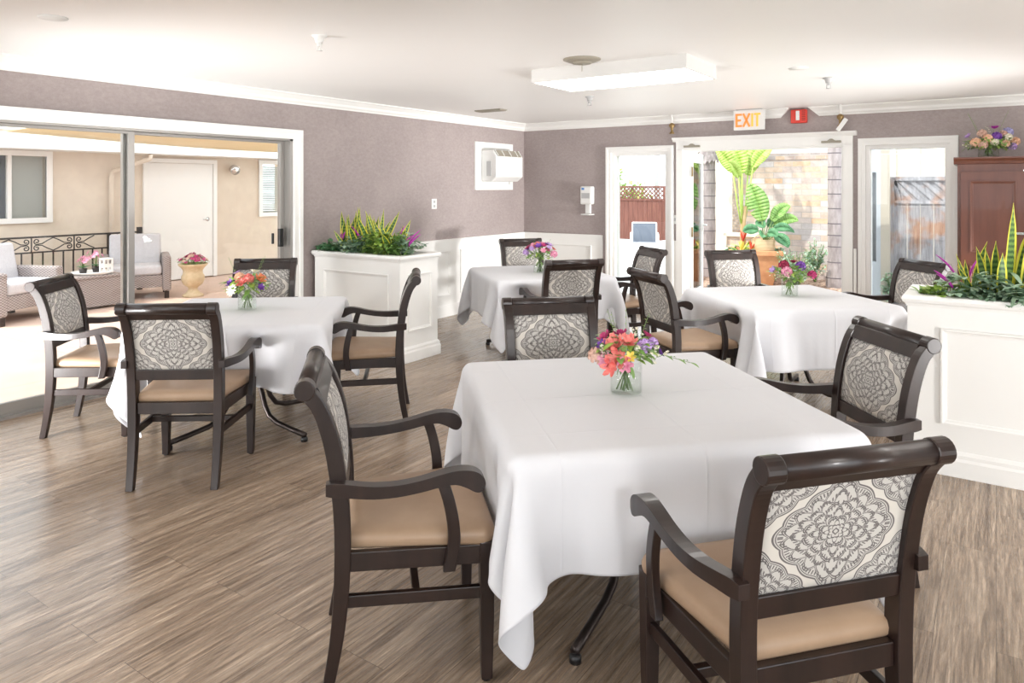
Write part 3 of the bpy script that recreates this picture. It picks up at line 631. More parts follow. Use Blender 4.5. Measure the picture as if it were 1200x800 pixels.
fern(.30, 4.66, zz, 'bushy green ivy at the right end of the right planter', 9, M['leaf'], 80, .13, (.03, .05), .026, .13)
fern(.10, 4.78, zz, 'dark green filler plant behind the large snake plant', 10, M['leafdark'], 60, .14, (.05, .08), .03, .10)
spike_plant(-.17, 4.66, zz, 'purple flower spikes at the left of the right planter', 11, 3, .17, PI)
spike_plant(-.14, 4.86, zz, 'tall purple flower spike near the window in the right planter', 12, 2, .26)
spike_plant(.20, 4.70, zz, 'purple flower spikes right of the large snake plant', 13, 3, .27, 0)
# left planter
zz = .895; r = random.Random(9)
xs = [-5.28, -5.17, -5.06, -4.90, -4.80, -4.70, -4.60]
lb = ['first', 'second', 'third', 'fourth', 'fifth', 'sixth', 'seventh']
for i, x_ in enumerate(xs):
    snake_plant(x_ + .04, 4.86 + r.uniform(-.06, .08), zz, rand_blades(6, r, .24, [.46, .52, .50, .50, .50, .46, .36][i], .038, .064), 'yellow-edged snake plant, %s from the left in the left planter' % lb[i], 20 + i)
for i, (x_, y_, m_, d_) in enumerate(((-5.36, 4.75, 'leafdark', 'dark green low sprig at the left end of the left planter'), (-5.22, 4.72, 'leafdark', 'dark green ivy under the leftmost purple spikes'), (-5.04, 4.72, 'leafblue', 'blue-green ivy clump on the left half of the left planter'), (-4.93, 4.70, 'leafblue', 'rounded blue-green ivy left of the middle of the left planter'), (-4.80, 4.72, 'leaf', 'grassy green plant in the middle of the left planter'), (-4.66, 4.70, 'leaflime', 'lime green fern right of the middle of the left planter'), (-4.54, 4.74, 'leaf', 'bushy green ivy near the right end of the left planter'), (-4.43, 4.82, 'leafblue', 'blue-green ivy at the right end of the left planter'))):
    fern(x_, y_, zz, d_, 30 + i, M[m_], 90, .12, (.035, .06), .028, [.06, .10, .13, .12, .14, .18, .17, .16][i])
for i, (x_, t_, d_) in enumerate(((-5.22, 2.2, 'purple flower spikes at the left of the left planter'), (-4.88, PI, 'purple flower spikes in the middle of the left planter'), (-4.50, 1, 'purple flower spikes at the right of the left planter'), (-4.42, .2, 'purple flower spikes at the right end of the left planter'))):
    spike_plant(x_, 4.74, zz, d_, 50 + i, 3, .27, t_)

# ================================================================== CHAIRS
POST = [(-.262, 0, .034), (-.246, .08, .037), (-.230, .18, .042), (-.218, .30, .047), (-.213, .44, .050), (-.216, .56, .050), (-.226, .66, .050), (-.242, .76, .049), (-.264, .84, .047), (-.286, .893, .045), (-.310, .925, .045)]
def dens(L_, k=3):
    out_ = []
    for i in range(len(L_) - 1):
        p0, p1, p2, p3 = L_[max(0, i - 1)], L_[i], L_[i + 1], L_[min(len(L_) - 1, i + 2)]
        for j in range(k):
            t_ = j / k; out_.append(tuple(.5 * (2 * b_ + (c_ - a_) * t_ + (2 * a_ - 5 * b_ + 4 * c_ - d_) * t_ ** 2 + (3 * b_ - a_ - 3 * c_ + d_) * t_ ** 3) for a_, b_, c_, d_ in zip(p0, p1, p2, p3)))
    return out_ + [tuple(L_[-1])]
POST = dens(POST)
def interp(z, tbl=POST):
    for a_, b_ in zip(tbl, tbl[1:]):
        if a_[1] <= z <= b_[1]:
            t_ = (z - a_[1]) / (b_[1] - a_[1]); return a_[0] + (b_[0] - a_[0]) * t_
    return tbl[-1][0]
def make_chair():
    c = empty('dining_chair')
    wd = M['wood']
    for s_ in (-1, 1):
        # rear leg continuing as back post, ending in a scroll
        rings = []
        for i, (y, z, d) in enumerate(POST):
            p0, p1 = POST[max(0, i - 1)], POST[min(len(POST) - 1, i + 1)]; ty, tz = p1[0] - p0[0], p1[1] - p0[1]; l_ = math.hypot(ty, tz); ny, nz = tz / l_, -ty / l_
            xc = s_ * (.2135 + .012 * z); hw = .0185 + .004 * min(1, z / .4)
            if z == 0: nz = 0; ny = 1
            rings.append([(xc - hw, y - ny * d / 2, z - nz * d / 2), (xc + hw, y - ny * d / 2, z - nz * d / 2), (xc + hw, y + ny * d / 2, z + nz * d / 2), (xc - hw, y + ny * d / 2, z + nz * d / 2)])
        xc = s_ * .2248
        mb = MB().loft(rings); n_ = 20
        cy, cz, rr = -.325, .943, .0315
        mb.loft([[(xc + e, cy + rr * math.cos(2 * PI * k / n_), cz + rr * math.sin(2 * PI * k / n_)) for k in range(n_)] for e in (-.0245, .0245)])
        p = mb.build('back_post', wd, c, .0035)
        MB().lathe([(.013, .0), (.013, .008)], (s_ * .2135, -.262, 0), 10).build('glide', M['black'], p)
        # front leg
        mb = MB(); xl = s_ * .2425
        rings = [[(xl - h_, .232 - h_, z), (xl + h_, .232 - h_, z), (xl + h_, .232 + h_, z), (xl - h_, .232 + h_, z)] for z, h_ in ((.006, .0175), (.2, .0215), (.445, .0245))]
        p = mb.loft(rings).build('leg', wd, c, .0035)
        MB().lathe([(.014, 0), (.014, .008)], (xl, .232, 0), 10).build('glide', M['black'], p)
        # arm
        A_ = [(-.262, .662, .626, .247, .030), (-.235, .666, .622, .251, .036), (-.19, .663, .622, .262, .038), (-.12, .658, .620, .276, .040), (-.05, .660, .624, .284, .041), (.02, .670, .634, .287, .042), (.08, .684, .646, .288, .044), (.125, .692, .650, .288, .046), (.16, .692, .638, .288, .048), (.185, .687, .624, .288, .048), (.203, .677, .622, .288, .048), (.215, .663, .632, .288, .046), (.219, .650, .645, .288, .044)]
        rings = [[(s_ * (x - w / 2), y, zb), (s_ * (x + w / 2), y, zb), (s_ * (x + w / 2), y, zt), (s_ * (x - w / 2), y, zt)] for y, zt, zb, x, w in dens(A_)]
        MB().loft(rings).build('armrest', wd, c, .006, seg=3)
        B_ = [(.085, .665, .288), (.106, .60, .289), (.120, .53, .287), (.124, .47, .283), (.118, .42, .281), (.108, .376, .281)]
        rings = [[(s_ * (x - .013), y - .019, z), (s_ * (x + .013), y - .019, z), (s_ * (x + .013), y + .019, z), (s_ * (x - .013), y + .019, z)] for y, z, x in dens(B_)]
        MB().loft(rings).build('arm_support', wd, c, .004)
        # side stretcher
        MB().loft([[(s_ * .2175 - .010, -.2, z0), (s_ * .2175 + .010, -.2, z0), (s_ * .2175 + .010, -.2, z0 + .038), (s_ * .2175 - .010, -.2, z0 + .038)] if e == 0 else [(s_ * .2425 - .010, .215, z0), (s_ * .2425 + .010, .215, z0), (s_ * .2425 + .010, .215, z0 + .038), (s_ * .2425 - .010, .215, z0 + .038)] for e in (0, 1) for z0 in (.262,)]).build('stretcher', wd, c, .003)
    MB().box((-.222, .0, .266), (.222, .024, .296)).build('stretcher', wd, c, .003)
    # seat frame: four rails
    mb = MB(); z0, z1_ = .378, .438
    def quad(a_, b_, t_): 
        a_, b_ = Vector((*a_, 0)), Vector((*b_, 0)); d = (b_ - a_).normalized(); n_ = Vector((-d.y, d.x, 0)) * t_ / 2
        p = [a_ - n_, b_ - n_, b_ + n_, a_ + n_]; mb.loft([[(q.x, q.y, z0) for q in p], [(q.x, q.y, z1_) for q in p]])
    quad((-.196, -.207), (.196, -.207), .034); quad((-.22, .232), (.22, .232), .03); quad((-.227, -.19), (-.254, .21), .022); quad((.227, -.19), (.254, .21), .022)
    mb.build('seat_frame', wd, c, .003)
    # seat cushion
    mb = MB(); rings = []
    def outline(g, z):
        pts = []; corners = [(-.212 + g, -.205 + g, .02), (.212 - g, -.205 + g, .02), (.268 - g, .262 - g, .045), (-.268 + g, .262 - g, .045)]
        # corner arcs
        for i, (x, y, rr) in enumerate(corners):
            sx, sy = (1 if x < 0 else -1), (1 if y < 0 else -1); cx_, cy_ = x + sx * rr, y + sy * rr
            a0 = {(1, 1): 180, (-1, 1): 270, (-1, -1): 0, (1, -1): 90}[(sx, sy)]
            for k in range(6): t_ = R(a0 + 90 * k / 5); pts.append((cx_ + rr * math.cos(t_), cy_ + rr * math.sin(t_), z))
        return pts
    for g, z in ((.006, .436), (0, .445), (-.002, .462), (.003, .478), (.016, .488), (.05, .4935), (.10, .496), (.15, .498)): rings.append(outline(g, z))
    mb.loft(rings, True, True); mb.build('seat', M['vinyl'], c)
    # backrest: upholstered panel
    mb = MB(); nx, nz = 10, 14; vs, uv = [], []
    for side in (1, -1):
        for j in range(nz + 1):
            z = .607 + (.892 - .607) * j / nz; yc = interp(z); e2 = math.sin(PI * j / nz) ** .5 if 0 < j < nz else 0
            for i in range(nx + 1):
                x = -.206 + .412 * i / nx; e1 = math.sin(PI * i / nx) ** .5 if 0 < i < nx else 0
                vs.append((x, yc + side * (.008 + (.020 if side > 0 else .008) * e1 * e2), z)); uv.append((x, z - .750))
    n1 = (nx + 1) * (nz + 1); fs = []
    for o_ in (0, n1):
        for j in range(nz):
            for i in range(nx): q = o_ + j * (nx + 1) + i; fs.append((q, q + 1, q + nx + 2, q + nx + 1))
    rim = [i for i in range(nx + 1)] + [j * (nx + 1) + nx for j in range(1, nz + 1)] + [nz * (nx + 1) + i for i in range(nx - 1, -1, -1)] + [j * (nx + 1) for j in range(nz - 1, 0, -1)]
    for a_, b_ in zip(rim, rim[1:] + rim[:1]): fs.append((a_, b_, b_ + n1, a_ + n1))
    mb.add(vs, fs, True, uv); mb.build('backrest', M['damask'], c)
    # back rails
    mb = MB(); y_ = interp(.58); mb.prism([(y_ - .017, .558), (y_ + .017, .556), (interp(.61) + .016, .612), (interp(.61) - .018, .612)], 'x', -.205, .205); mb.build('lower_rail', wd, c, .003)
    mb = MB(); mb.prism([(interp(.885) - .016, .882), (interp(.885) + .018, .888), (-.288, .940), (-.312, .948), (-.318, .915)], 'x', -.207, .207)
    rings = [[(x, -.325 + .0285 * math.cos(2 * PI * k / 24), .943 + .0285 * math.sin(2 * PI * k / 24)) for k in range(24)] for x in (-.2, .2)]; mb.loft(rings, True, True)
    mb.build('top_rail', wd, c)
    return c
CHAIRS = [  # x, y, facing degrees, label, group
 (-1.675, 1.831, 45.5, 'dark wood armchair with tan seat, left side of the nearest table, seen from its side', 'n'),
 (-.506, 1.984, 139, 'dark wood armchair closest to us at lower right, its patterned back turned to us', 'n'),
 (-.606, 3.176, 221, 'armchair at the right side of the nearest table, against the white planter box', 'n'),
 (-1.755, 3.035, 315, 'armchair at the far side of the nearest table, its patterned back above the tabletop', 'n'),
 (-3.668, 2.263, 127, 'armchair with its patterned back to us at the near side of the left table', 'l'),
 (-4.845, 2.36, 41, 'armchair farthest left, standing beside the sliding patio door', 'l'),
 (-3.563, 3.49, 222, 'armchair in profile at the right side of the left table, before the left planter', 'l'),
 (-4.765, 3.48, 312, 'armchair at the far side of the left table, next to the patio door frame', 'l'),
 (-4.243, 6.571, 320, 'armchair at the back table in front of the room corner wainscot', 'b'),
 (-3.075, 5.27, 140, 'armchair with its back to us on the near side of the back table', 'b'),
 (-2.97, 6.25, 230, 'armchair at the right side of the back table, before the narrow window', 'b'),
 (-1.837, 4.938, 52, 'armchair seen from behind at the left side of the right-hand table', 'r'),
 (-1.824, 6.417, 315, 'armchair at the far side of the right-hand table, before the open doorway', 'r'),
 (-.707, 6.327, 225, 'armchair mostly hidden by the right planter at the right-hand table', 'r')]
GR = {'n': 'armchairs around the nearest table', 'l': 'armchairs around the left table', 'b': 'armchairs around the back table', 'r': 'armchairs around the right-hand table'}
proto = make_chair()
for i, (x_, y_, a_, l_, g_) in enumerate(CHAIRS):
    o = proto if i == 0 else copy_tree(proto)
    o.location = (x_, y_, 0); o.rotation_euler = (0, 0, R(a_ - 90)); tag(o, l_, 'chair', GR[g_])

# ================================================================== TABLES AND CLOTHS
TABLES = [(-1.19, 2.60, 44.8, 1.22, 1.92, 'nearest', 'n'), (-4.06, 2.90, 40, 1.14, 1.90, 'left', 'l'), (-3.62, 5.79, 50, 1.14, 1.86, 'back', 'b'), (-1.29, 5.50, 44.5, 1.12, 1.88, 'right-hand', 'r')]
def make_table(x, y, a, size, nm):
    c = empty('pedestal_table', (x, y, 0), R(a)); tag(c, 'square pedestal table with curved dark legs under the %s white cloth' % nm, 'table', 'square pedestal tables')
    h_ = size / 2 - .006
    h_ -= .016; rr = .05; pts = []
    for sx, sy, a0 in ((1, 1, 0), (-1, 1, 90), (-1, -1, 180), (1, -1, 270)):
        for k in range(7): t_ = R(a0 + 15 * k); pts.append((sx * (h_ - rr) + rr * math.cos(t_), sy * (h_ - rr) + rr * math.sin(t_)))
    MB().prism(pts, 'z', .708, .741).build('tabletop', M['wood'], c, .004)
    MB().box((-.05, -.05, .40), (.05, .05, .70)).build('column', M['dkmetal'], c, .004)
    MB().box((-.075, -.075, .27), (.075, .075, .40)).build('hub', M['dkmetal'], c, .006)
    bx('mounting_plate', M['dkmetal'], (-.25, -.25, .70), (.25, .25, .712), c)
    for k in range(4):
        t_ = R(50 + 90 * k); d = Vector((math.cos(t_), math.sin(t_), 0)); pr_ = [(.05, .33), (.10, .305), (.135, .235), (.165, .155), (.21, .095), (.29, .066), (.42, .052), (.555, .040)]
        l_ = MB().tube([d * q[0] + Vector((0, 0, q[1])) for q in pr_], .0165, 10).build('leg', M['dkmetal'], c)
        p = d * .548; MB().lathe([(.02, 0), (.021, .02), (.014, .03)], (p.x, p.y, 0), 12).build('foot', M['black'], l_)
    return c
def sim_cloth(tx, ty, ta, size, L, chairs, seed, N=58, steps=260, bend=.14, shear=.5):
    rs = np.random.RandomState(seed); g = np.linspace(-L / 2, L / 2, N); P = np.zeros((N, N, 3)); P[..., 0], P[..., 1] = np.meshgrid(g, g, indexing='ij'); P[..., 2] = .752
    h_ = size / 2; d = g[1] - g[0]; pin = (np.abs(P[..., 0]) < h_ - .004) & (np.abs(P[..., 1]) < h_ - .004)
    P += rs.randn(N, N, 3) * .0008 * (~pin)[..., None]; P0 = P.copy(); prev = P.copy()
    wgt = (~pin).astype(float)
    ca, sa = math.cos(R(ta)), math.sin(R(ta)); cols = []
    for (cx_, cy_, cang) in chairs:      # oriented boxes in table space
        dx, dy = cx_ - tx, cy_ - ty; lx, ly = dx * ca + dy * sa, -dx * sa + dy * ca; f_ = R(cang - ta); fx, fy = math.cos(f_), math.sin(f_)
        for (bx0, bx1, by0, by1, bz1) in ((-.285, .285, -.05, .285, .505), (-.33, -.25, -.15, .235, .71), (.25, .33, -.15, .235, .71)): cols.append((lx, ly, fx, fy, bx0, bx1, by0, by1, bz1))
    def sat(A, B, wa, wb, rest, k):
        dv = B - A; l_ = np.linalg.norm(dv, axis=-1, keepdims=True) + 1e-9; ws = (wa + wb)[..., None] + 1e-9; c_ = (l_ - rest) / l_ * dv * k / ws
        A += c_ * wa[..., None]; B -= c_ * wb[..., None]
    for st_ in range(steps):
        vel = (P - prev) * .965; prev = P.copy(); P = P + vel * wgt[..., None]; P[..., 2] -= 9.8 * .012 ** 2 * wgt
        for it in range(9):
            for s0 in (0, 1):
                sat(P[s0:N - 1:2], P[s0 + 1:N:2], wgt[s0:N - 1:2], wgt[s0 + 1:N:2], d, 1); sat(P[:, s0:N - 1:2], P[:, s0 + 1:N:2], wgt[:, s0:N - 1:2], wgt[:, s0 + 1:N:2], d, 1)
            if it % 3 == 0:
                for s0 in (0, 1):
                    sat(P[s0:N - 1:2, :-1], P[s0 + 1:N:2, 1:], wgt[s0:N - 1:2, :-1], wgt[s0 + 1:N:2, 1:], d * 1.4142, shear); sat(P[s0:N - 1:2, 1:], P[s0 + 1:N:2, :-1], wgt[s0:N - 1:2, 1:], wgt[s0 + 1:N:2, :-1], d * 1.4142, shear)
                for s0 in range(4):
                    a_ = slice(s0, N - 4, 5); b_ = slice(s0 + 4, N, 5)
                    na = len(range(*a_.indices(N))); nb = len(range(*b_.indices(N))); n_ = min(na, nb)
                    ia = np.arange(s0, N - 4, 5)[:n_]; ib = ia + 4
                    for ax_ in (0, 1):
                        A = P[ia] if ax_ == 0 else P[:, ia]; B = P[ib] if ax_ == 0 else P[:, ib]; wa = wgt[ia] if ax_ == 0 else wgt[:, ia]; wb = wgt[ib] if ax_ == 0 else wgt[:, ib]
                        A, B = A.copy(), B.copy(); sat(A, B, wa, wb, d * 4, bend)
                        if ax_ == 0: P[ia], P[ib] = A, B
                        else: P[:, ia], P[:, ib] = A, B
            X, Y, Z = P[..., 0], P[..., 1], P[..., 2]; rr = .03; hh = h_
            qx, qy = np.abs(X) - (hh - rr), np.abs(Y) - (hh - rr); ins = (Z < .750) & (Z > .69)
            out_ = np.sqrt(np.maximum(qx, 0) ** 2 + np.maximum(qy, 0) ** 2) + np.minimum(np.maximum(qx, qy), 0) - rr
            pen = ins & (out_ < .004) & (wgt > 0)
            top = pen & (Z > .735); P[..., 2] = np.where(top & (out_ < -.006), .751, P[..., 2])
            push = (.004 - out_) * (pen & ~(top & (out_ < -.006)))
            gx = np.where(qx > qy, np.sign(X), 0); gy = np.where(qy >= qx, np.sign(Y), 0); both = (qx > 0) & (qy > 0); ln = np.sqrt(qx ** 2 + qy ** 2) + 1e-9
            gx = np.where(both, np.sign(X) * qx / ln, gx); gy = np.where(both, np.sign(Y) * qy / ln, gy)
            P[..., 0] += gx * push; P[..., 1] += gy * push
            for (lx, ly, fx, fy, bx0, bx1, by0, by1, bz1) in cols:
                ux, uy = P[..., 0] - lx, P[..., 1] - ly; v = ux * fx + uy * fy; w_ = ux * fy - uy * fx      # v forward, w right
                ins = (v > by0) & (v < by1) & (w_ > bx0) & (w_ < bx1) & (P[..., 2] < bz1) & (wgt > 0)
                if not ins.any(): continue
                mv = np.where(ins, np.minimum(by1 - v, .012), 0); P[..., 0] += fx * mv; P[..., 1] += fy * mv
            P[..., 2] = np.maximum(P[..., 2], .01)
            P[pin] = P0[pin]
    return P, g
for i, (x_, y_, a_, sz, L_, nm, key) in enumerate(TABLES):
    make_table(x_, y_, a_, sz, nm)
    near = [(c_[0], c_[1], c_[2]) for c_ in CHAIRS if math.hypot(c_[0] - x_, c_[1] - y_) < 1.45]
    P, g = sim_cloth(x_, y_, a_, sz, L_, near, 11 + i, bend=.07 if i == 0 else .14, shear=.3 if i == 0 else .5)
    N = len(g); vs = P.reshape(-1, 3).tolist(); uv = [(u1, v1) for u1 in g for v1 in g]
    fs = [(p * N + q, p * N + q + 1, (p + 1) * N + q + 1, (p + 1) * N + q) for p in range(N - 1) for q in range(N - 1)]
    mb = MB(); mb.add(vs, fs, True, uv); o = mb.build('tablecloth', M['cloth'], sub=2 if i == 0 else 1)
    so_ = o.modifiers.new('Solidify', 'SOLIDIFY'); so_.thickness = .0015; so_.offset = 1
    o.location = (x_, y_, 0); o.rotation_euler = (0, 0, R(a_))
    tag(o, 'white tablecloth with hanging corners draped over the %s table' % nm, 'tablecloth', 'white tablecloths')

# ================================================================== FLOWERS
def blossom(mb, c, d, rad, n=6, layers=2, cup=.5, pointed=.0):
    c, d = Vector(c), Vector(d).normalized(); a_ = d.cross(Vector((0, 0, 1))) if abs(d.z) < .95 else Vector((1, 0, 0)); a_.normalize(); b_ = d.cross(a_)
    for l_ in range(layers):
        rr = rad * (1 - .28 * l_); cu = cup + .35 * l_
        for k in range(n):
            t_ = 2 * PI * (k + .5 * l_) / n; e = a_ * math.cos(t_) + b_ * math.sin(t_); s_ = d.cross(e); vs = []
            for q, wq in ((0, .12), (.35, .42), (.7, .5), (1, .18 if pointed else .34)):
                p = c + e * rr * q * math.cos(cu * .6) + d * rr * (q ** 1.4) * math.sin(cu); w_ = wq * rr * 2.6 / n * 1.25
                vs += [p - s_ * w_ + d * rr * .10 * q, p, p + s_ * w_ + d * rr * .10 * q]
            mb.add(vs, [(j * 3 + i_, j * 3 + i_ + 1, j * 3 + i_ + 4, j * 3 + i_ + 3) for j in range(3) for i_ in range(2)], True)
def ball_bloom(mb, c, rad, r, n=26):
    c = Vector(c)
    for i in range(n):
        z_ = 1 - 2 * (i + .5) / n; t_ = i * 2.39996; q = math.sqrt(1 - z_ * z_); d = Vector((q * math.cos(t_), q * math.sin(t_), z_))
        if d.z < -.5: continue
        blossom(mb, c + d * rad * .62, d, rad * .42, 4, 1, .35)
def bouquet(x, y, z, spec, label, seed, sc=1.0, vr=.052, vh=.105, leaves=40, spread=.13, extra=None, vlabel=''):
    r = random.Random(seed)
    v = empty('glass_vase', (x, y, z)); tag(v, vlabel, 'vase', 'clear glass vases')
    t_ = .003
    MB().lathe([(vr, 0), (vr, vh), (vr - t_, vh), (vr - t_, .008), (.0005, .008)], n=32).build('glass_body', M['vase'], v)
    MB().lathe([(vr - t_ - .001, .009), (vr - t_ - .001, vh * .62)], n=32).build('water', M['water'], v)
    c = empty('flower_bouquet', (x, y, z + .012)); tag(c, label, 'flowers', 'flower bouquets')
    stm, lf, lb = MB(), MB(), MB(); kinds = {}
    for (dx, dy, dz, kind, col, rad) in spec:
        p = Vector((dx, dy, dz)) * sc; b0 = Vector((-dx * .25, -dy * .25, .0)) + Vector((r.uniform(-.015, .015), r.uniform(-.015, .015), 0))
        if Vector((b0.x, b0.y)).length > vr - .012: b0 *= .5
        m_ = Vector((dx * .18, dy * .18, vh * .95)); lim = vr - .012
        if Vector((m_.x, m_.y)).length > lim: k_ = lim / Vector((m_.x, m_.y)).length; m_.x *= k_; m_.y *= k_
        stm.tube([b0, m_, p.lerp(m_, .35), p - Vector((0, 0, .002))], .0016, 5)
        mb = MB(); d = (p - Vector((0, 0, vh))).normalized() + Vector((0, -.1, .35))
        rad *= sc
        if kind == 'ball': ball_bloom(mb, p, rad, r)
        elif kind == 'open': blossom(mb, p, d, rad, 6, 2, .55)
        elif kind == 'lily': blossom(mb, p, d, rad, 6, 1, .75, 1)
        elif kind == 'daisy': blossom(mb, p, d, rad, 12, 1, .15)
        elif kind == 'spray':
            for k in range(9): q = p + Vector((r.gauss(0, rad * .6), r.gauss(0, rad * .6), r.gauss(0, rad * .5))); blossom(mb, q, (r.gauss(0, .5), r.gauss(0, .5), 1), .008, 5, 1, .4); stm.tube([p - Vector((0, 0, rad)), q], .0007, 3)
        mb.build({'ball': 'rose', 'open': 'blossom', 'lily': 'lily_flower', 'daisy': 'daisy', 'spray': 'filler_flowers'}[kind], PETAL[col], c)
    for i in range(leaves):
        a_ = r.uniform(0, 2 * PI); rr = spread * r.uniform(.25, .9) * sc; zz_ = vh + r.uniform(-.005, .06) * sc; p = Vector((rr * math.cos(a_) * .55, rr * math.sin(a_) * .55, zz_))
        spray_leaf(lf if i % 3 else lb, p, a_ + r.uniform(-.5, .5), r.uniform(-.3, .9), r.uniform(.03, .06) * sc, r.uniform(.014, .028) * sc, 5)
    for i in range(8): a_ = r.uniform(0, 2 * PI); spray_leaf(lf, (math.cos(a_) * .02, math.sin(a_) * .02, vh * .75), a_, -1.1, min(.05, vh * .5), .014, 4, .2)
    for k in range(4):   # tall sprigs
        a_ = r.uniform(0, 2 * PI); tip = Vector((math.cos(a_) * spread * .6, math.sin(a_) * spread * .6, vh + spread * r.uniform(.9, 1.15))) * 1; b_ = Vector((math.cos(a_) * .02, math.sin(a_) * .02, vh * .8)); stm.tube([b_, tip], .001, 4)
        for j in range(9): p = b_.lerp(tip, .45 + .06 * j); spray_leaf(lb, p, a_ + (j % 2) * PI + .4, .6, .014, .006, 2)
    if extra: extra(stm, lf, lb)
    stm.build('stems', M['stem'], c); lf.build('leaves', M['leaf'], c); lb.build('light_leaves', M['leaflime'], c)
# directions: camera-right vector and toward-camera vector, to lay colours out as seen
CR = Vector((math.cos(R(34.2)), math.sin(R(34.2)))); CF = Vector((math.sin(R(34.2)), -math.cos(R(34.2))))
def sp(u, t_, z_, kind, col, rad): p = CR * u + CF * t_; return (p.x, p.y, z_, kind, col, rad)
def sprig(stm, lf, lb):
    prev = Vector((*(CR * .05), .13))
    for k in range(7):
        nx_ = Vector((*(CR * (.10 + .025 * k)), .150 - .007 * k)); stm.tube([prev, nx_], .001, 4); spray_leaf(lf, nx_, math.atan2(CR.y, CR.x) + (1.0 if k % 2 else -1.0), .1, .05, .014, 4, .5); prev = nx_
bouquet(-1.20, 2.56, .7525, [
 sp(-.045, .05, .165, 'open', 'coral', .042), sp(-.035, .075, .125, 'lily', 'coral', .045), sp(-.015, .085, .11, 'open', 'pink', .030), sp(-.075, .06, .12, 'open', 'pink', .030), sp(-.06, .08, .10, 'lily', 'coral', .036), sp(.0, .05, .175, 'open', 'coral', .034),
 sp(-.105, .02, .125, 'ball', 'blush', .036), sp(-.07, .0, .18, 'open', 'magenta', .030), sp(-.085, .04, .165, 'open', 'purple', .022), sp(.055, .05, .165, 'ball', 'lilac', .030), sp(.09, .02, .17, 'ball', 'lilac', .022), sp(.075, -.02, .185, 'open', 'magenta', .022),
 sp(.03, .06, .16, 'ball', 'cream', .014), sp(.08, .06, .135, 'spray', 'cream', .030), sp(.105, .03, .15, 'spray', 'cream', .028), sp(-.085, .07, .145, 'spray', 'cream', .016), sp(.03, .0, .195, 'spray', 'cream', .022), sp(.115, .0, .13, 'open', 'purple', .020), sp(-.01, -.05, .18, 'open', 'magenta', .03), sp(.0, .09, .135, 'lily', 'yellow', .022)],
 'coral, pink and purple flower bouquet on the nearest table', 1, 1.12, .062, .130, 150, .17, sprig, 'straight clear glass vase on the nearest table')
def zr(seed, cols, n, R_=.10, z0=.13, kinds=('open', 'ball', 'open')):
    r = random.Random(seed); out_ = []
    for i in range(n):
        a_ = i * 2.4; q = R_ * math.sqrt((i + .5) / n); cl = cols[i % len(cols)]; out_.append((q * math.cos(a_), q * math.sin(a_), z0 + .075 * math.sqrt(max(0, 1 - (q / R_) ** 2)) + r.uniform(-.01, .01), r.choice(kinds), cl, r.uniform(.022, .034)))
    return out_
bouquet(-4.08, 2.90, .7525, [sp(-.02, .05, .165, 'ball', 'peach', .032), sp(.03, .06, .16, 'ball', 'coral', .032), sp(.0, .08, .14, 'open', 'coral', .03), sp(.075, .03, .15, 'open', 'orange', .034), sp(-.06, .06, .135, 'open', 'purple', .026), sp(-.045, .085, .105, 'daisy', 'cream', .034), sp(.09, .06, .115, 'open', 'purple', .022), sp(-.05, .0, .18, 'open', 'lilac', .022), sp(.03, -.02, .185, 'open', 'cream', .025), sp(.11, .02, .14, 'spray', 'cream', .02), sp(.06, -.05, .15, 'open', 'coral', .03)],
 'orange and coral bouquet with a white daisy on the left table', 2, 1.25, .058, .125, 130, .19, None, 'rounded clear glass vase on the left table')
bouquet(-3.55, 5.69, .7525, zr(5, ['pink', 'lilac', 'coral', 'purple', 'pink', 'magenta', 'lilac'], 22, .115), 'pink and lilac bouquet on the back table', 3, 1.25, .06, .125, 60, .17, None, 'clear glass vase on the back table')
bouquet(-1.265, 5.52, .7525, [sp(-.045, .03, .17, 'ball', 'wine', .034), sp(-.04, .06, .135, 'ball', 'pink', .036), sp(.045, .04, .165, 'ball', 'purple', .034), sp(.02, .0, .18, 'open', 'wine', .026), sp(.11, .04, .115, 'ball', 'magenta', .030), sp(-.10, .03, .14, 'open', 'lilac', .026), sp(-.09, .02, .11, 'spray', 'cream', .03), sp(.09, .0, .165, 'spray', 'cream', .03), sp(.14, .0, .12, 'spray', 'cream', .03), sp(.0, .06, .12, 'spray', 'cream', .03)],
 'wine, pink and purple bouquet on the right-hand table', 4, 1.3, .058, .125, 90, .19, None, 'clear glass vase on the right-hand table')
bouquet(-.06, 8.08, 1.838, [sp(-.13, .05, .10, 'ball', 'peach', .045), sp(-.06, .08, .13, 'ball', 'peach', .04), sp(-.07, .03, .17, 'ball', 'blush', .04), sp(.0, .09, .145, 'ball', 'purple', .042), sp(.03, .02, .21, 'open', 'violet_spike', .04), sp(.07, .06, .165, 'ball', 'blush', .035), sp(.12, .04, .18, 'ball', 'periwinkle', .045), sp(.17, .05, .11, 'ball', 'peach', .04), sp(.09, .09, .14, 'ball', 'cream', .034), sp(-.14, -.02, .15, 'open', 'lilac', .03), sp(.0, -.04, .2, 'spray', 'cream', .03), sp(-.02, .1, .10, 'ball', 'cream', .034), sp(-.10, .09, .08, 'ball', 'blush', .036), sp(.05, .12, .09, 'ball', 'peach', .034), sp(.13, .08, .07, 'ball', 'lilac', .034), sp(-.18, .03, .08, 'spray', 'cream', .03)],
 'large peach and purple bouquet on top of the cherry cabinet', 6, 1.22, .085, .085, 260, .30, None, 'wide glass vase on top of the cherry cabinet')

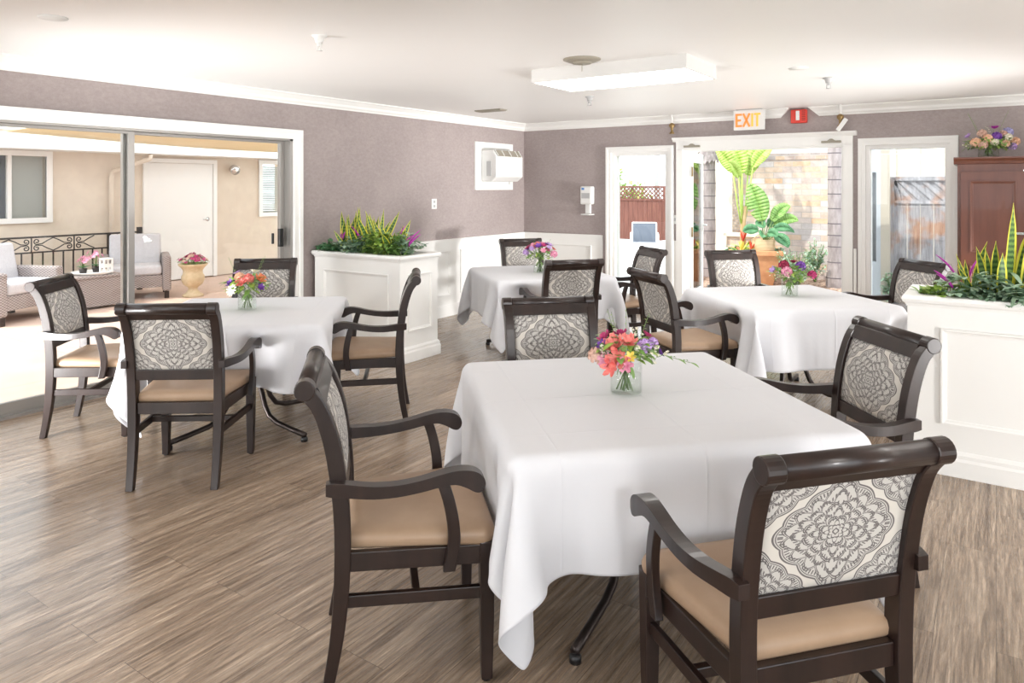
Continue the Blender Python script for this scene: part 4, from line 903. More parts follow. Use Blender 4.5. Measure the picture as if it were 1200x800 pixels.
# ================================================================== CHERRY CABINET
c = empty('cabinet', (-.30, 7.86, 0)); tag(c, 'tall cherry wood cabinet with panelled double doors at the right', 'cabinet')
CW = 1.06
bx('body', M['cherry'], (.0, .0, .02), (CW, .48, 1.77), c)
MB().prism([(0, 1.77), (-.012, 1.775), (-.016, 1.80), (-.035, 1.822), (-.035, 1.836), (.49, 1.836), (.49, 1.77)], 'x', -.03, CW + .03).build('cornice', M['cherry'], c)
for k in (0, 1):
    a_, b_ = (.025 + k * (CW / 2 - .02), CW / 2 - .008 + k * (CW / 2 - .015)); d = empty('door', (0, 0, 0)); d.parent = c
    mb = MB(); mb.box((a_, -.022, .06), (b_, -.001, 1.70)); panel_frame(mb, a_ + .07, b_ - .07, .95, 1.62, lambda u, z, q: (u, -.022 - q * .5, z), .03); panel_frame(mb, a_ + .07, b_ - .07, .14, .85, lambda u, z, q: (u, -.022 - q * .5, z), .03); mb.build('door_panel', M['cherry'], d, .002)
mb = MB(); mb.box((CW / 2 - .09, -.035, 1.13), (CW / 2 + .03, -.022, 1.155)); mb.box((CW / 2 - .02, -.045, 1.09), (CW / 2 + .02, -.022, 1.13)); mb.build('hasp_lock', M['chrome'], c, .003)
bx('hinge_pin', M['chrome'], (CW / 2 - .03, -.024, 1.703), (CW / 2 + .03, -.012, 1.713), c)

# ================================================================== OUTSIDE, PATIO (left)
st(bx('patio_floor', M['patio'], (-14, -8, -.10), (XL - T, 9.4, -.012)), 'pinkish stamped concrete patio floor', 'patio')
XW = -11.4
w = MB(); 
def wall_holes(mb, x0, x1, y0, y1, z1, holes):
    y = y0
    for a_, b_, c_, d_ in sorted(holes):
        mb.box((x0, y, 0), (x1, a_, z1)); mb.box((x0, a_, 0), (x1, b_, c_)); mb.box((x0, a_, d_), (x1, b_, z1)); y = b_
    mb.box((x0, y, 0), (x1, y1, z1))
wall_holes(w, XW - .2, XW, -6, 14, 2.5, [(2.6, 4.75, 1.12, 2.0), (8.42, 8.86, 1.08, 1.99)])
st(w.build('wall_courtyard', M['stucco']), 'beige stucco wall of the building across the patio', 'wall')
w = MB(); w.box((XW - .5, -6, 2.08), (XW + .55, 14, 2.32)); w.box((XW - .5, -6, 2.32), (XW + .62, 14, 2.36)); st(w.build('trim_8', M['extwhite']), 'white roof fascia above the beige courtyard wall', 'fascia')
st(bx('trim_9', M['extwhite'], (XL - 1.2, YF - 1.2, ZC - .13), (XL - 1.15, YB + .6, ZC + .36)), 'white fascia of the dining room eave', 'fascia')
def ext_window(nm, y0, y1, z0, z1_, label, fillm, mullion=None, fillm2=None):
    e = empty(nm, (XW, y0, z0)); st(e, label, 'window'); Y, Z = y1 - y0, z1_ - z0; f_ = .075
    mb = MB(); mb.box((-.03, -f_, -f_), (.035, 0, Z + f_)); mb.box((-.03, Y, -f_), (.035, Y + f_, Z + f_)); mb.box((-.03, 0, Z), (.035, Y, Z + f_)); mb.box((-.03, 0, -f_), (.035, Y, 0))
    if mullion: mb.box((-.05, mullion, 0), (.01, mullion + .05, Z)); 
    mb.build('window_frame', M['extwhite'], e)
    bx('pane', M['glass'], (-.045, 0, 0), (-.038, Y, Z), e)
    if mullion: bx('curtain', fillm, (-.15, 0, 0), (-.12, mullion + .02, Z), e); bx('blind', fillm2, (-.15, mullion + .02, 0), (-.12, Y, Z), e)
    else:
        mb = MB(); [mb.box((-.10, 0, k * .035), (-.085, Y, k * .035 + .028)) for k in range(int(Z / .035))]; mb.build('blind', fillm, e)
ext_window('window_3', 2.6, 4.75, 1.12, 2.0, 'white framed sliding window in the beige wall across the patio', M['curtain'], 1.66, M['blind'])
ext_window('window_4', 8.42, 8.86, 1.08, 1.99, 'small white framed window with blinds at the right of the patio wall', M['blind'])
e = empty('door_5', (XW, 6.16, 0)); st(e, 'plain white door in the beige wall across the patio', 'door')
mb = MB(); mb.box((0, 0, 0), (.04, .07, 2.03)); mb.box((0, 1.24, 0), (.04, 1.31, 2.03)); mb.box((0, .07, 1.96), (.04, 1.24, 2.03)); mb.build('casing', M['extwhite'], e)
bx('door_panel', M['extwhite'], (0, .075, .01), (.025, 1.235, 1.955), e)
mb = MB(); mb.lathe([(.035, 0), (.035, .008)], n=16); q = mb.build('handle_rose', M['chrome'], e); q.location = (.025, 1.13, 1.0); q.rotation_euler = (0, R(90), 0)
MB().tube([(.025, 1.13, 1.0), (.075, 1.13, 1.0), (.08, 1.02, 1.0)], .011).build('door_handle', M['chrome'], e)
c = empty('wall_lamp', (XW, 7.75, 1.86)); tag(c, 'round chrome spotlight on the beige wall right of the patio door', 'wall lamp')
MB().tube([(.0, .14, .05), (.05, .14, .05), (.09, .05, .02)], .022).build('arm', M['extwhite'], c); q = MB().lathe([(.03, 0), (.075, .03), (.085, .09), (.08, .13)], n=20).build('lamp_shade', M['chrome'], c); q.location = (.06, .0, .04); q.rotation_euler = (0, R(115), 0)
# downpipe
tag(MB().tube([(XW + .50, 6.02, 2.07), (XW + .48, 6.02, 2.0), (XW + .06, 5.66, 1.80), (XW + .05, 5.65, 1.7), (XW + .05, 5.65, .02)], .036, 12).build('downpipe', M['stucco']), 'beige painted rainwater downpipe on the courtyard wall', 'downpipe')
# shade sail
mb = MB(); A_, B_, C_, D_ = Vector((-10.74, 4.0, 2.29)), Vector((-7.4, 3.9, 2.72)), Vector((-7.2, 9.5, 2.70)), Vector((-10.74, 10.8, 2.25)); n_ = 12; vs = []
for i in range(n_ + 1):
    for j in range(n_ + 1):
        u1, v1 = i / n_, j / n_; uu = .5 + (u1 - .5) * (1 - .18 * math.sin(PI * v1)); vv = .5 + (v1 - .5) * (1 - .14 * math.sin(PI * u1)); p = A_.lerp(B_, uu).lerp(D_.lerp(C_, uu), vv); vs.append(p - Vector((0, 0, .10 * math.sin(PI * u1) * math.sin(PI * v1) + .14 * (1 - u1) * math.sin(PI * v1))))
mb.add(vs, [(i * (n_ + 1) + j, i * (n_ + 1) + j + 1, (i + 1) * (n_ + 1) + j + 1, (i + 1) * (n_ + 1) + j) for i in range(n_) for j in range(n_)], True)
q = mb.build('shade_sail', M['sail']); solid(q, .004); tag(q, 'cream shade sail stretched over the patio', 'shade sail')
# railing
XRl = -10.80
c = empty('iron_railing', (XRl, 0, 0)); tag(c, 'black wrought iron railing with scroll work behind the wicker chairs', 'railing')
y0, y1 = 1.6, 5.76
mb = MB(); mb.box((-.015, y0, .865), (.015, y1, .89)); mb.box((-.01, y0, .66), (.01, y1 - .42, .68)); mb.box((-.01, y0, .10), (.01, y1, .12)); mb.build('rail', M['iron'], c)
MB().box((-.03, y1, 0), (.03, y1 + .06, .95)).build('post', M['iron'], c); MB().box((-.025, y1 - .44, 0), (.025, y1 - .40, .88)).build('post', M['iron'], c)
y = y0
while y < y1 - .42:
    MB().box((-.008, y - .008, .12), (.008, y + .008, .66)).build('baluster', M['iron'], c); y += .13
for y in (y1 - .30, y1 - .20, y1 - .10): MB().box((-.008, y - .008, .12), (.008, y + .008, .866)).build('baluster', M['iron'], c)
def spiral(mb, cy, cz, r0, a0, turns, sgn, link=None):
    pts = []
    for k in range(19): t_ = k / 18; a_ = a0 + sgn * turns * 2 * PI * t_; rr = r0 * (1 - .75 * t_); pts.append((0, cy + rr * math.cos(a_), cz + rr * math.sin(a_)))
    mb.tube((link or []) + pts, .008, 6)
y = y0 + .02; k = 0
while y < y1 - .46:
    MB().box((-.007, y - .007, .68), (.007, y + .007, .866)).build('baluster', M['iron'], c)
    mb = MB()
    for sg in (-1, 1):
        for tz in (-1, 1):
            spiral(mb, y + sg * .065, .773 + tz * .045, .04, -tz * PI / 2, 1.2, -sg * tz * 1, [(0, y + sg * .27, .773 + tz * .088), (0, y + sg * .2, .773 + tz * .055), (0, y + sg * .13, .773 + tz * .012)])
    mb.build('scroll', M['iron'], c); y += .54
# wicker armchairs
def wicker_chair(x, y, ang, label):
    c = empty('wicker_armchair', (x, y, -.012), R(ang)); tag(c, label, 'armchair', 'wicker patio armchairs'); wk = M['wicker']   # +x faces forward
    for s_ in (-1, 1):
        MB().box((-.36, s_ * .395 - .055, .10), (.38, s_ * .395 + .055, .60)).build('armrest', wk, c, .03, seg=3)
        for xx in (-.33, .33): MB().box((xx - .03, s_ * .395 - .03, 0), (xx + .03, s_ * .395 + .03, .10)).build('foot', M['dkmetal'], c)
    MB().box((-.34, -.34, .16), (.36, .34, .33)).build('seat_base', wk, c, .01)
    MB().box((-.40, -.34, .14), (-.28, .34, .66)).build('backrest', wk, c, .02)
    MB().box((-.22, -.335, .332), (.37, .335, .47)).build('seat_cushion', M['cushion'], c, .04, seg=4)
    MB().box((-.07, -.335, 0), (.07, .335, .46), Matrix.Translation((-.20, 0, .43)) @ Matrix.Rotation(R(-12), 4, 'Y')).build('back_cushion', M['cushion'], c, .04, seg=4)
    return c
wicker_chair(-10.22, 5.42, -28, 'grey wicker armchair with pale cushions facing us, left of the stone urn')
wicker_chair(-9.72, 3.62, 24, 'grey wicker armchair with pale cushions at the left edge of the patio')
c = empty('wicker_table', (-9.80, 4.56, -.012)); tag(c, 'low grey wicker trunk table between the two patio armchairs', 'table')
MB().box((-.23, -.30, .03), (.23, .34, .40)).build('body', M['wicker'], c, .01); MB().box((-.25, -.32, .40), (.25, .36, .435)).build('lid', M['wicker'], c, .01)
TZ = .424
c = empty('serving_tray', (-9.78, 4.62, TZ)); tag(c, 'white oval tray on the wicker trunk', 'tray')
MB().lathe([(.0, 0), (.21, 0), (.25, .03), (.24, .035), (.20, .012), (0, .012)], n=28).build('dish', M['extwhite'], c)
def pot_flower(x, y, z, label, col, seed, H=.2, n=10, cat='potted flowers', nm='potted_orchid', sp_=.09):
    r = random.Random(seed); c = empty(nm, (x, y, z)); tag(c, label, cat)
    MB().lathe([(.035, 0), (.05, .07), (.045, .07)], n=16).build('pot', M['extwhite'] if seed % 2 else M['iron'], c)
    s_, l_, f_ = MB(), MB(), MB()
    for i in range(n): a_ = r.uniform(0, 6.28); rr = sp_ * r.random(); p = Vector((rr * math.cos(a_), rr * math.sin(a_), H * r.uniform(.8, 1.1))); s_.tube([(0, 0, .06), p], .002, 4); blossom(f_, p, (math.cos(a_), math.sin(a_), .6), .032, 5, 1, .3)
    for i in range(9): spray_leaf(l_, (0, 0, .07), r.uniform(0, 6.28), .7, .09, .035)
    s_.build('stems', M['stem'], c); l_.build('leaves', M['leafdark'], c); f_.build('blossom', PETAL[col], c)
pot_flower(-9.76, 4.50, TZ + .013, 'small pink orchid on the tray, left one', 'pink', 2, .20, 9)
pot_flower(-9.84, 4.70, TZ + .013, 'pink flowers standing behind the white lantern', 'pink', 4, .24, 12, sp_=.13)
c = empty('lantern', (-9.66, 4.74, TZ + .013)); tag(c, 'white openwork lantern on the tray', 'lantern')
mb = MB(); mb.box((-.06, -.06, 0), (.06, .06, .02)); mb.box((-.06, -.06, .17), (.06, .06, .19)); [mb.box((a_ - .01, b_ - .01, .02), (a_ + .01, b_ + .01, .17)) for a_ in (-.05, .05) for b_ in (-.05, .05)]; mb.build('frame', M['extwhite'], c)
mb = MB(); mb.box((.048, -.04, .07), (.052, .04, .12)); mb.box((-.04, -.052, .07), (.04, -.048, .12)); mb.build('fretwork', M['extwhite'], c)
# urn
c = empty('stone_urn', (-9.56, 5.90, -.012)); tag(c, 'yellowish cast stone pedestal urn on the patio', 'urn')
MB().lathe([(.14, 0), (.14, .03), (.10, .05), (.065, .09), (.06, .12), (.085, .145), (.13, .18), (.155, .24), (.155, .29), (.135, .33), (.13, .37), (.16, .42), (.195, .45), (.20, .47), (.185, .475), (.12, .40)], n=32).build('urn_body', M['stoneurn'], c)
c = empty('urn_flowers', (-9.56, 5.90, .39)); tag(c, 'pink and magenta flowers planted in the stone urn', 'flowers')
r = random.Random(8); f_, g_, l_, s_ = MB(), MB(), MB(), MB()
for i in range(70):
    a_ = r.uniform(0, 6.28); rr = .20 * math.sqrt(r.random()); p = Vector((rr * math.cos(a_), rr * math.sin(a_), .09 + .09 * (1 - rr / .20) + r.uniform(0, .05))); blossom(f_ if i % 3 else g_, p, (math.cos(a_), math.sin(a_), 1), .028, 5, 1, .3); spray_leaf(l_, p - Vector((0, 0, .03)), a_, .3, .05, .03); s_.tube([(p.x * .5, p.y * .5, .0), p], .002, 4)
f_.build('blossom', PETAL['magenta'], c); g_.build('blossom', PETAL['blush'], c); l_.build('leaves', M['leaf'], c); s_.build('stems', M['stem'], c)

# ================================================================== OUTSIDE, GARDEN (back)
st(MB().box((XL - T, YB + T, -.10), (8, 26, -.012)).box((-24, 9.4, -.10), (XL - T, 26, -.012)).build('garden_path', M['gravel']), 'bright concrete path beyond the doors', 'ground')
st(bx('ground', M['gravel'], (-60, -60, -.3), (60, 60, -.11)), 'open ground around the building', 'ground')
q = MB(); n_ = 26; x0, x1, y0, y1 = -4.7, -1.4, 10.9, 12.6; vs = []; r = random.Random(5)
for i in range(n_ + 1):
    for j in range(n_ + 1): vs.append((x0 + (x1 - x0) * i / n_, y0 + (y1 - y0) * j / n_, -.012 + (0 if i in (0, n_) or j in (0, n_) else .03 + r.uniform(0, .04))))
q.add(vs, [(i * (n_ + 1) + j, i * (n_ + 1) + j + 1, (i + 1) * (n_ + 1) + j + 1, (i + 1) * (n_ + 1) + j) for i in range(n_) for j in range(n_)])
st(q.build('mulch_bed', M['mulch']), 'bark mulch bed at the foot of the stone wall', 'mulch')
q = MB(); q.box((-3.72, 12.6, 0), (-1.6, 12.9, 2.02)); st(q.build('wall_stone', M['stone']), 'wall faced with pinkish stacked stone in the garden', 'wall')
st(bx('trim_10', M['slate'], (-3.72, 12.585, 2.02), (-1.6, 12.9, 2.13)), 'dark slate band along the top of the stone wall', 'trim')
st(bx('trim_11', M['mosaic'], (-3.85, 12.585, 0), (-3.72, 12.9, 2.13)), 'narrow mosaic strip at the left edge of the stone wall', 'trim')
st(bx('wall_cream', M['cream'], (-4.95, 12.6, 0), (-3.85, 12.9, 2.9)), 'cream stucco wall left of the stone wall', 'wall')
st(bx('wall_upper', M['cream'], (-3.85, 12.6, 2.13), (-1.6, 12.9, 2.9)), 'cream stucco above the stone wall', 'wall')
def palm(x, y, rad, label, seed, H=3.1, shag=0):
    r = random.Random(seed); c = empty('palm_trunk', (x, y, 0)); tag(c, label, 'palm tree', 'ringed palm trunks')
    prof = []; z = 0; k = 0
    zs = [i * .05 for i in range(int(H / .05))]
    MB().lathe([(rad * (1.28 - .28 * min(1, z_ / .5)) * (1 + .02 * math.sin(z_ * 9)), z_) for z_ in zs], n=24).build('trunk', M['trunk'], c)
    z_ = .18
    while z_ < H - .1:
        rr = rad * (1.28 - .28 * min(1, z_ / .5)) * (1 + .02 * math.sin(z_ * 9)); MB().lathe([(rr * .98, -.01), (rr + .003, -.004), (rr + .003, .004), (rr * .98, .012)], (0, 0, z_), 24, cap=False).build('ring_scar', M['trunkring'], c); z_ += r.uniform(.17, .24)
    fr_ = MB()
    for i in range(7):
        a_ = i * .9 * PI; d = Vector((math.cos(a_), math.sin(a_), 0)); L_ = .8; pts = [Vector((0, 0, H - .1)) + d * (L_ * t_) + Vector((0, 0, .7 * math.sin(t_ * 2.2))) for t_ in (0, .25, .5, .75, 1)]; fr_.tube(pts, [.02, .015, .01, .007, .003], 5)
        for j in range(1, 20):
            t_ = j / 20; p = pts[0].lerp(pts[4], t_); p.z = H - .1 + .7 * math.sin(t_ * 2.2)
            for s_ in (-1, 1): spray_leaf(fr_, p, a_ + s_ * 1.0, -.1, .34, .03, 2, .6)
    fr_.build('fronds', M['leaf'], c)
    if shag:
        mb = MB()
        for i in range(16): a_ = i * .4; spray_leaf(mb, (rad * .95 * math.cos(a_), rad * .95 * math.sin(a_), 2.12 + r.uniform(-.03, .06)), a_, -.9, .16, .10, 3, .4)
        mb.build('husk', M['trunk'], c)
palm(-4.10, 12.0, .135, 'grey ringed palm trunk left of the stone wall', 1, shag=1)
palm(-2.02, 11.75, .115, 'grey ringed palm trunk right of the stone wall', 2)
# terracotta planter
PX, PY = -3.18, 11.55
c = empty('terracotta_planter', (PX, PY, 0), R(18)); tag(c, 'large tapered square terracotta planter before the stone wall', 'planter')
mb = MB(); sq = lambda h_, z_: [(-h_, -h_, z_), (h_, -h_, z_), (h_, h_, z_), (-h_, h_, z_)]
mb.loft([sq(.25, 0), sq(.37, .50), sq(.40, .50), sq(.40, .575), sq(.345, .575), sq(.33, .50)]); mb.build('planter_body', M['terra'], c, .008)
PZ = .50
def shrub(nm, x, y, z, label, seed, m, n, rad, H, L=(.05, .09), w=.04, cat='shrub', grp=None):
    r = random.Random(seed); c = empty(nm, (x, y, z)); tag(c, label, cat, grp); s_, l_ = MB(), MB()
    for i in range(n):
        a_ = r.uniform(0, 6.28); rr = rad * math.sqrt(r.random()); tip = Vector((rr * math.cos(a_), rr * math.sin(a_), H * r.uniform(.45, 1))); s_.tube([(0, 0, 0), (tip.x * .4, tip.y * .4, tip.z * .6), tip], .004, 4)
        for j in range(12): p = Vector((tip.x * .4, tip.y * .4, tip.z * .55)).lerp(tip, j / 11); spray_leaf(l_, p, r.uniform(0, 6.28), r.uniform(-.2, .9), r.uniform(*L), w, 3)
    s_.build('stems', M['stem'], c); l_.build('leaves', m, c); return c
# big paddle plant in a basket
c = empty('basket_pot', (PX + .18, PY - .16, PZ)); tag(c, 'woven basket pot standing in the terracotta planter', 'pot')
MB().lathe([(.12, 0), (.165, .06), (.175, .24), (.165, .25), (.155, .24), (.11, .16)], n=28).build('basket_body', M['basket'], c)
for s_ in (-1, 1): MB().tube([Vector((s_ * .04 + .06 * math.cos(t_) , -.16 if s_ < 0 else .16, .22 + .09 * math.sin(t_))) for t_ in [PI * k / 8 for k in range(9)]], .009, 8).build('handle', M['basket'], c)
def paddle(mb, p, yaw, pitch, L, w, droop=.5, split=0, seed=0):
    fd = Vector((*CF, .35)) + Vector((*CR, 0)) * (((len(mb.v) * 7) % 11) / 11 - .5) * .9
    """large leaf with midrib, parallel-veined halves, optionally split"""
    r = random.Random(seed); d0 = Vector((math.cos(yaw), math.sin(yaw), 0)); pos = Vector(p); n_ = 12; mid, hw, sd = [], [], []
    side0 = Vector((-d0.y, d0.x, 0))
    for i in range(n_ + 1):
        t_ = i / n_; a_ = pitch - droop * t_ * t_; dv = d0 * math.cos(a_) + Vector((0, 0, 1)) * math.sin(a_)
        if i: pos = pos + dv * L / n_
        mid.append(pos.copy()); hw.append(w / 2 * math.sin(PI * min(.985, t_ * .93 + .06)) ** .7); sv = fd.cross(dv).normalized(); sd.append((sv, sv.cross(dv)))
    for s_ in (-1, 1):
        for i in range(n_):
            if split and i % 4 == 3 and s_ > 0: 
                k1 = .3
            else: k1 = 1
            a_, b_ = mid[i], mid[i + 1]; (s1, u1), (s2, u2) = sd[i], sd[i + 1]
            mb.add([a_, b_, b_ + s2 * s_ * hw[i + 1] * k1 - u2 * hw[i + 1] * .25, a_ + s1 * s_ * hw[i] - u1 * hw[i] * .25], [(0, 1, 2, 3)], True)
c = empty('broad_leaf_plant', (PX + .18, PY - .16, PZ + .17)); tag(c, 'broad-leaved green plant growing from the basket pot', 'plant')
s_, l_, l2 = MB(), MB(), MB()
yR = math.atan2(CR.y, CR.x)
for (u1, t1, z1_, yaw, pit, L_, w_, dr, k) in ((-.02, 0, .36, yR + 2.6, 1.35, .62, .34, .25, 1), (.13, 0, .36, yR + .25, .95, .42, .20, .9, 0), (.16, 0, .32, yR, .45, .40, .18, .9, 0)):
    p = Vector((*(CR * u1 + CF * t1), z1_)); s_.tube([(0, 0, 0), p * .6, p], .009, 6); m1 = l_; paddle(m1, p, yaw, pit, L_, w_, dr, k)
for (u1, t1, z1_, yaw, pit, L_, w_) in ((-.10, .05, .22, yR + 3.0, .2, .24, .17), (.0, .05, .26, yR + 2.0, .7, .22, .15), (.03, .1, .18, yR - 1.2, .1, .22, .17), (.14, .06, .24, yR - .2, .3, .26, .15), (.14, .08, .14, yR - .9, -.3, .30, .18), (-.03, .08, .16, yR - 2.0, .1, .2, .16), (.08, -.05, .27, yR + .6, .6, .24, .16), (.22, .0, .24, yR, .1, .28, .10)):
    p = Vector((*(CR * u1 + CF * t1), z1_)); s_.tube([(0, 0, 0), p], .007, 6); paddle(l2, p, yaw, pit, L_, w_, .9)
s_.build('stems', M['stem'], c); solid(l_.build('large_leaves', M['leaf'], c), .002); solid(l2.build('leaves', M['leafdark'], c), .002)
c = empty('bird_of_paradise', (PX - .22, PY + .12, PZ)); tag(c, 'tall bird of paradise plant with lime fronds in the terracotta planter', 'plant')
s_, l_, b_ = MB(), MB(), MB(); b_.tube([(0, 0, 0), (.0, 0, .4), (.03, 0, .75)], [.05, .045, .03], 8)
for (u1, t1, z1_, yaw, pit, L_, w_) in ((-.16, 0, 1.30, yR + 3.0, 1.2, .50, .24), (-.03, .05, 1.28, yR + 2.0, 1.35, .60, .28), (.08, 0, 1.25, yR + .5, 1.2, .62, .28), (.14, .05, 1.38, yR + .2, 1.0, .5, .22), (.0, -.1, 1.35, yR + 1.3, 1.3, .6, .25), (-.1, .1, 1.22, yR - 2.4, .9, .4, .2)):
    p = Vector((*(CR * u1 + CF * t1), z1_)); s_.tube([(0, 0, .3), p * .55 + Vector((0, 0, .05)), p], .012, 6); paddle(l_, p, yaw, pit, L_, w_, .7)
s_.build('stems', M['leaflime'], c); l_2 = solid(l_.build('fronds', M['leaflime'], c), .002); b_.build('stalk', M['bark'], c)
for i, (u1, t1, col, lb_) in enumerate(((-.28, .22, 'yellow', 'yellow bromeliad at the left of the terracotta planter'), (-.12, .22, 'red', 'red bromeliad beside the basket pot'), (-.20, .05, 'red', 'tall red bromeliad behind the yellow one'))):
    c = empty('bromeliad', (PX + (CR * u1 + CF * t1).x, PY + (CR * u1 + CF * t1).y, PZ)); tag(c, lb_, 'bromeliad', 'bromeliads in the terracotta planter'); l_, f_ = MB(), MB(); r = random.Random(60 + i); hz = [0, 0, .16][i]
    for k in range(14): blade(l_, (0, 0, hz * .5), r.uniform(0, 6.28), r.uniform(.4, 1.1), .22, .04, .6, 6, False)
    for k in range(7): blade(f_, (0, 0, .04 + hz), r.uniform(0, 6.28), r.uniform(.1, .5), .20, .035, .3, 6, False)
    l_.build('leaves', M['leaflime'], c); f_.build('flower_bracts', PETAL[col], c)
shrub('succulent', PX + CR.x * .30 + CF.x * .12, PY + CR.y * .30 + CF.y * .12, PZ, 'pale succulent at the right corner of the terracotta planter', 70, M['leafblue'], 8, .10, .10, (.03, .06), .04, 'succulent')
shrub('succulent', PX - CR.x * .33 + CF.x * .02, PY - CR.y * .33 + CF.y * .02, PZ, 'low green succulent at the left corner of the terracotta planter', 71, M['leafdark'], 10, .12, .10, (.04, .07), .04, 'succulent')
shrub('silver_shrub', -2.50, 11.30, 0, 'grey-green shrub beside the terracotta planter', 72, M['leafblue'], 40, .30, .62, (.05, .09), .03)
shrub('silver_shrub', -2.40, 12.15, 0, 'taller grey-green shrub before the stone wall', 73, M['leafblue'], 30, .24, .72, (.05, .09), .03)
shrub('low_shrub', -4.2, 11.45, 0, 'dry leafy undergrowth at the base of the left palm', 74, M['mulch'], 24, .22, .28, (.05, .09), .04)
# tiered shelf of stones left of the planter
c = empty('stone_ledge', (-3.84, 12.27, 0)); tag(c, 'low tiered stone ledge between palm and terracotta planter', 'ledge')
MB().box((-.05, -.2, 0), (.50, .2, .46)).build('base', M['stone'], c); MB().box((-.08, -.25, .46), (.55, .25, .52)).build('slab', M['cream'], c); MB().box((.0, -.05, .52), (.50, .2, .72)).build('upper_tier', M['stone'], c); MB().box((-.04, -.1, .72), (.52, .22, .77)).build('slab', M['cream'], c)
# red fence
c = empty('lattice_fence', (-16, 19.6, 0)); tag(c, 'red-brown board fence with a lattice top beyond the garden', 'fence')
mb = MB(); x = 0
while x < 14: mb.box((x, 0, 0), (x + .145, .02, 1.18)); x += .15
mb.build('boards', M['redfence'], c)
mb = MB(); mb.box((0, -.03, 1.16), (14, .04, 1.21)); mb.box((0, -.03, 1.54), (14, .04, 1.59)); [mb.box((k * 2.0, -.04, 0), (k * 2.0 + .09, .05, 1.59)) for k in range(8)]; mb.build('rail', M['redfence'], c)
mb = MB()
for k in range(110):
    for s_ in (-1, 1):
        xx = .1 + k * .125; a_, b_ = Vector((xx if s_ > 0 else xx + .35, 0, 1.2)), Vector((xx + .35 if s_ > 0 else xx, 0, 1.55)); d = (b_ - a_).normalized(); n_ = Vector((-d.z, 0, d.x)) * .017; p = [a_ - n_, b_ - n_, b_ + n_, a_ + n_]; mb.loft([[(q.x, .0 + s_ * .004, q.z) for q in p], [(q.x, .006 + s_ * .004, q.z) for q in p]])
mb.build('lattice', M['redfence'], c)
TEAL = mat('teal_paint', (.08, .50, .50), .5)
for i, x_ in enumerate((-6.55, -6.2)):
    c = empty('painted_post', (x_, 17.5, 0)); tag(c, 'brown post with a teal top seen past the left door leaf, %s one' % ('left', 'right')[i], 'post', 'teal-topped posts'); bx('shaft', M['redfence'], (-.045, -.045, 0), (.045, .045, 1.55), c); bx('cap', TEAL, (-.05, -.05, 1.55), (.05, .05, 1.85), c)
for x_, y_, m_, lb_ in ((-9.2, 22, M['grey'], 'grey utility pole beyond the red-brown fence'), (-8.55, 24, M['grey'], 'thin grey pole at the right beyond the red-brown fence')):
    tag(MB().tube([(x_, y_, -.1), (x_, y_, 6)], .09 if y_ == 22 else .04, 10).build('utility_pole', m_), lb_, 'pole')
for i, (x_, y_) in enumerate(((-10.6, 21.5), (-9.9, 22.3), (-9.6, 20.6), (-8.5, 22.6))): shrub('far_shrub', x_, y_, 0, 'pale green shrub top behind the red-brown fence, %s' % ('leftmost', 'second from left', 'third from left', 'rightmost')[i], 80 + i, M['leaflime'], 26, .5, [2.3, 1.9, 1.8, 1.7][i], (.15, .25), .12, grp='shrubs behind the fence')
# patio sling chair
c = empty('sling_chair', (-6.33, 14.44, -.012), R(24)); tag(c, 'grey sling patio chair with white frame in front of the red fence', 'chair')
mb = MB()
for s_ in (-1, 1):
    mb.tube([(s_ * .26, -.25, 0), (s_ * .26, -.22, .38), (s_ * .26, .2, .36), (s_ * .26, .3, .78)], .016); mb.tube([(s_ * .26, .28, 0), (s_ * .26, .2, .36)], .016); mb.tube([(s_ * .29, -.24, .38), (s_ * .29, -.24, .56), (s_ * .29, .24, .56)], .016)
mb.tube([(-.26, .3, .78), (.26, .3, .78)], .016); mb.build('frame', M['extwhite'], c)
mb = MB(); mb.loft([[(-.25, -.24, .385), (.25, -.24, .385), (.25, -.24, .393), (-.25, -.24, .393)], [(-.25, .2, .36), (.25, .2, .36), (.25, .2, .37), (-.25, .2, .37)], [(-.25, .30, .77), (.25, .30, .77), (.25, .292, .775), (-.25, .292, .775)]]); mb.build('sling_seat', M['sling'], c)
c = empty('patio_side_table', (-5.75, 14.7, -.012)); tag(c, 'small white outdoor side table right of the sling chair', 'table')
bx('tabletop', M['extwhite'], (-.24, -.24, .38), (.24, .24, .41), c); [bx('leg', M['extwhite'], (a_ - .015, b_ - .015, 0), (a_ + .015, b_ + .015, .38), c) for a_ in (-.2, .2) for b_ in (-.2, .2)]
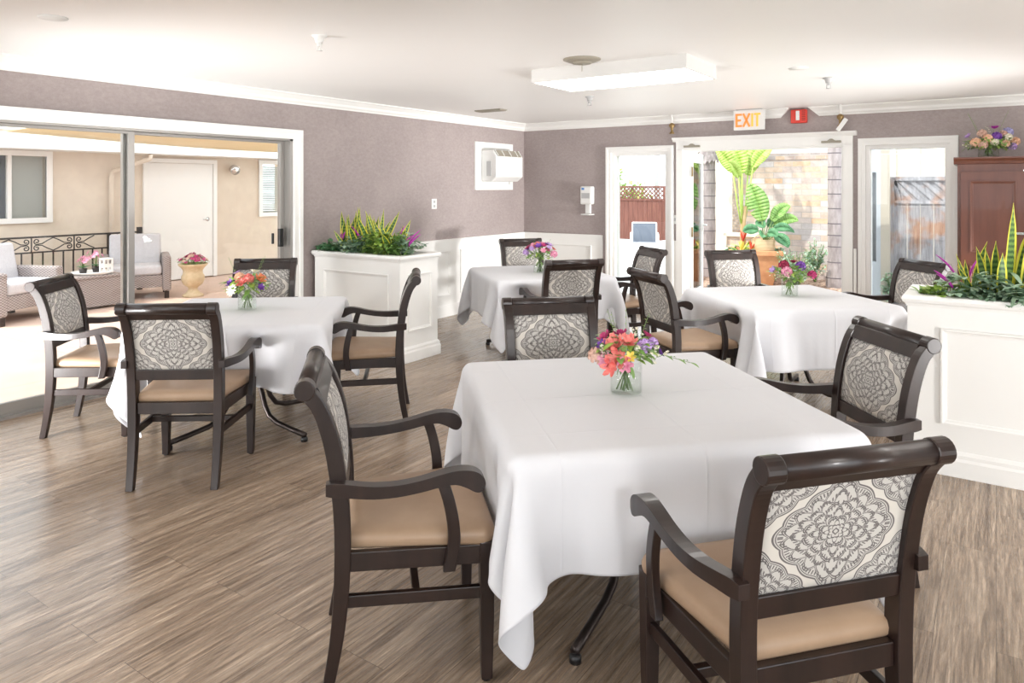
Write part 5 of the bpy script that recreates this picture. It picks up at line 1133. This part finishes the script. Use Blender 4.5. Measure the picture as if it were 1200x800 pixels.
# right: weathered gate, white outbuilding
c = empty('wooden_gate', (-1.08, 10.3, 0)); tag(c, 'weathered grey wooden gate with diagonal slat top outside the right window', 'gate')
mb = MB(); x = 0
while x < 1.5: mb.box((x + .003, 0, .04), (x + .142, .02, 1.36)); x += .145
mb.build('boards', M['greyfence'], c)
mb = MB(); mb.box((-.05, -.03, 0), (.0, .05, 1.69)); mb.box((0, -.02, 1.35), (1.5, .03, 1.39)); mb.box((0, -.02, 1.64), (1.5, .03, 1.69)); mb.build('frame', M['greyfence'], c)
bx('top_backing', M['greyfence'], (0, .02, 1.39), (1.5, .028, 1.64), c)
mb = MB()
for k in range(14):
    a_, b_ = Vector((k * .13 - .2, 0, 1.64)), Vector((k * .13 + .06, 0, 1.38)); a_.x = max(a_.x, 0); 
    if b_.x <= a_.x: continue
    d = (b_ - a_).normalized(); n_ = Vector((-d.z, 0, d.x)) * .022; p = [a_ - n_, b_ - n_, b_ + n_, a_ + n_]; mb.loft([[(q.x, 0, q.z) for q in p], [(q.x, .018, q.z) for q in p]])
mb.build('slats', M['greyfence'], c)
c = empty('outbuilding', (-1.48, 10.2, 0)); tag(c, 'white outbuilding corner with a glazed door left of the wooden gate', 'building')
mb = MB(); mb.box((-.12, 0, 0), (.14, .25, 2.9)); mb.box((.205, 0, 0), (.26, .25, 2.9)); mb.box((.14, 0, 0), (.205, .25, .60)); mb.box((.14, 0, 1.75), (.205, .25, 2.9)); mb.build('wall', M['outwhite'], c)
bx('pane', mat('grey_door_glass', (.30, .31, .32), .3), (.14, .08, .60), (.205, .10, 1.75), c); bx('post', M['outcream'], (.26, -.03, 0), (.36, .10, 2.9), c)
c = empty('far_building', (-2.5, 15.5, 0)); tag(c, 'pale building with vertical battens above the wooden gate', 'building')
bx('wall', M['outcream'], (0, 0, 0), (7, .3, 3.4), c); [bx('batten', M['extwhite'], (k * .4, -.06, 0), (k * .4 + .10, 0, 3.4), c) for k in range(17)]
shrub('garden_plant', -1.06, 10.05, 0, 'blue-green plant at the foot of the wooden gate', 90, M['leafblue'], 16, .14, .50, (.06, .10), .05)
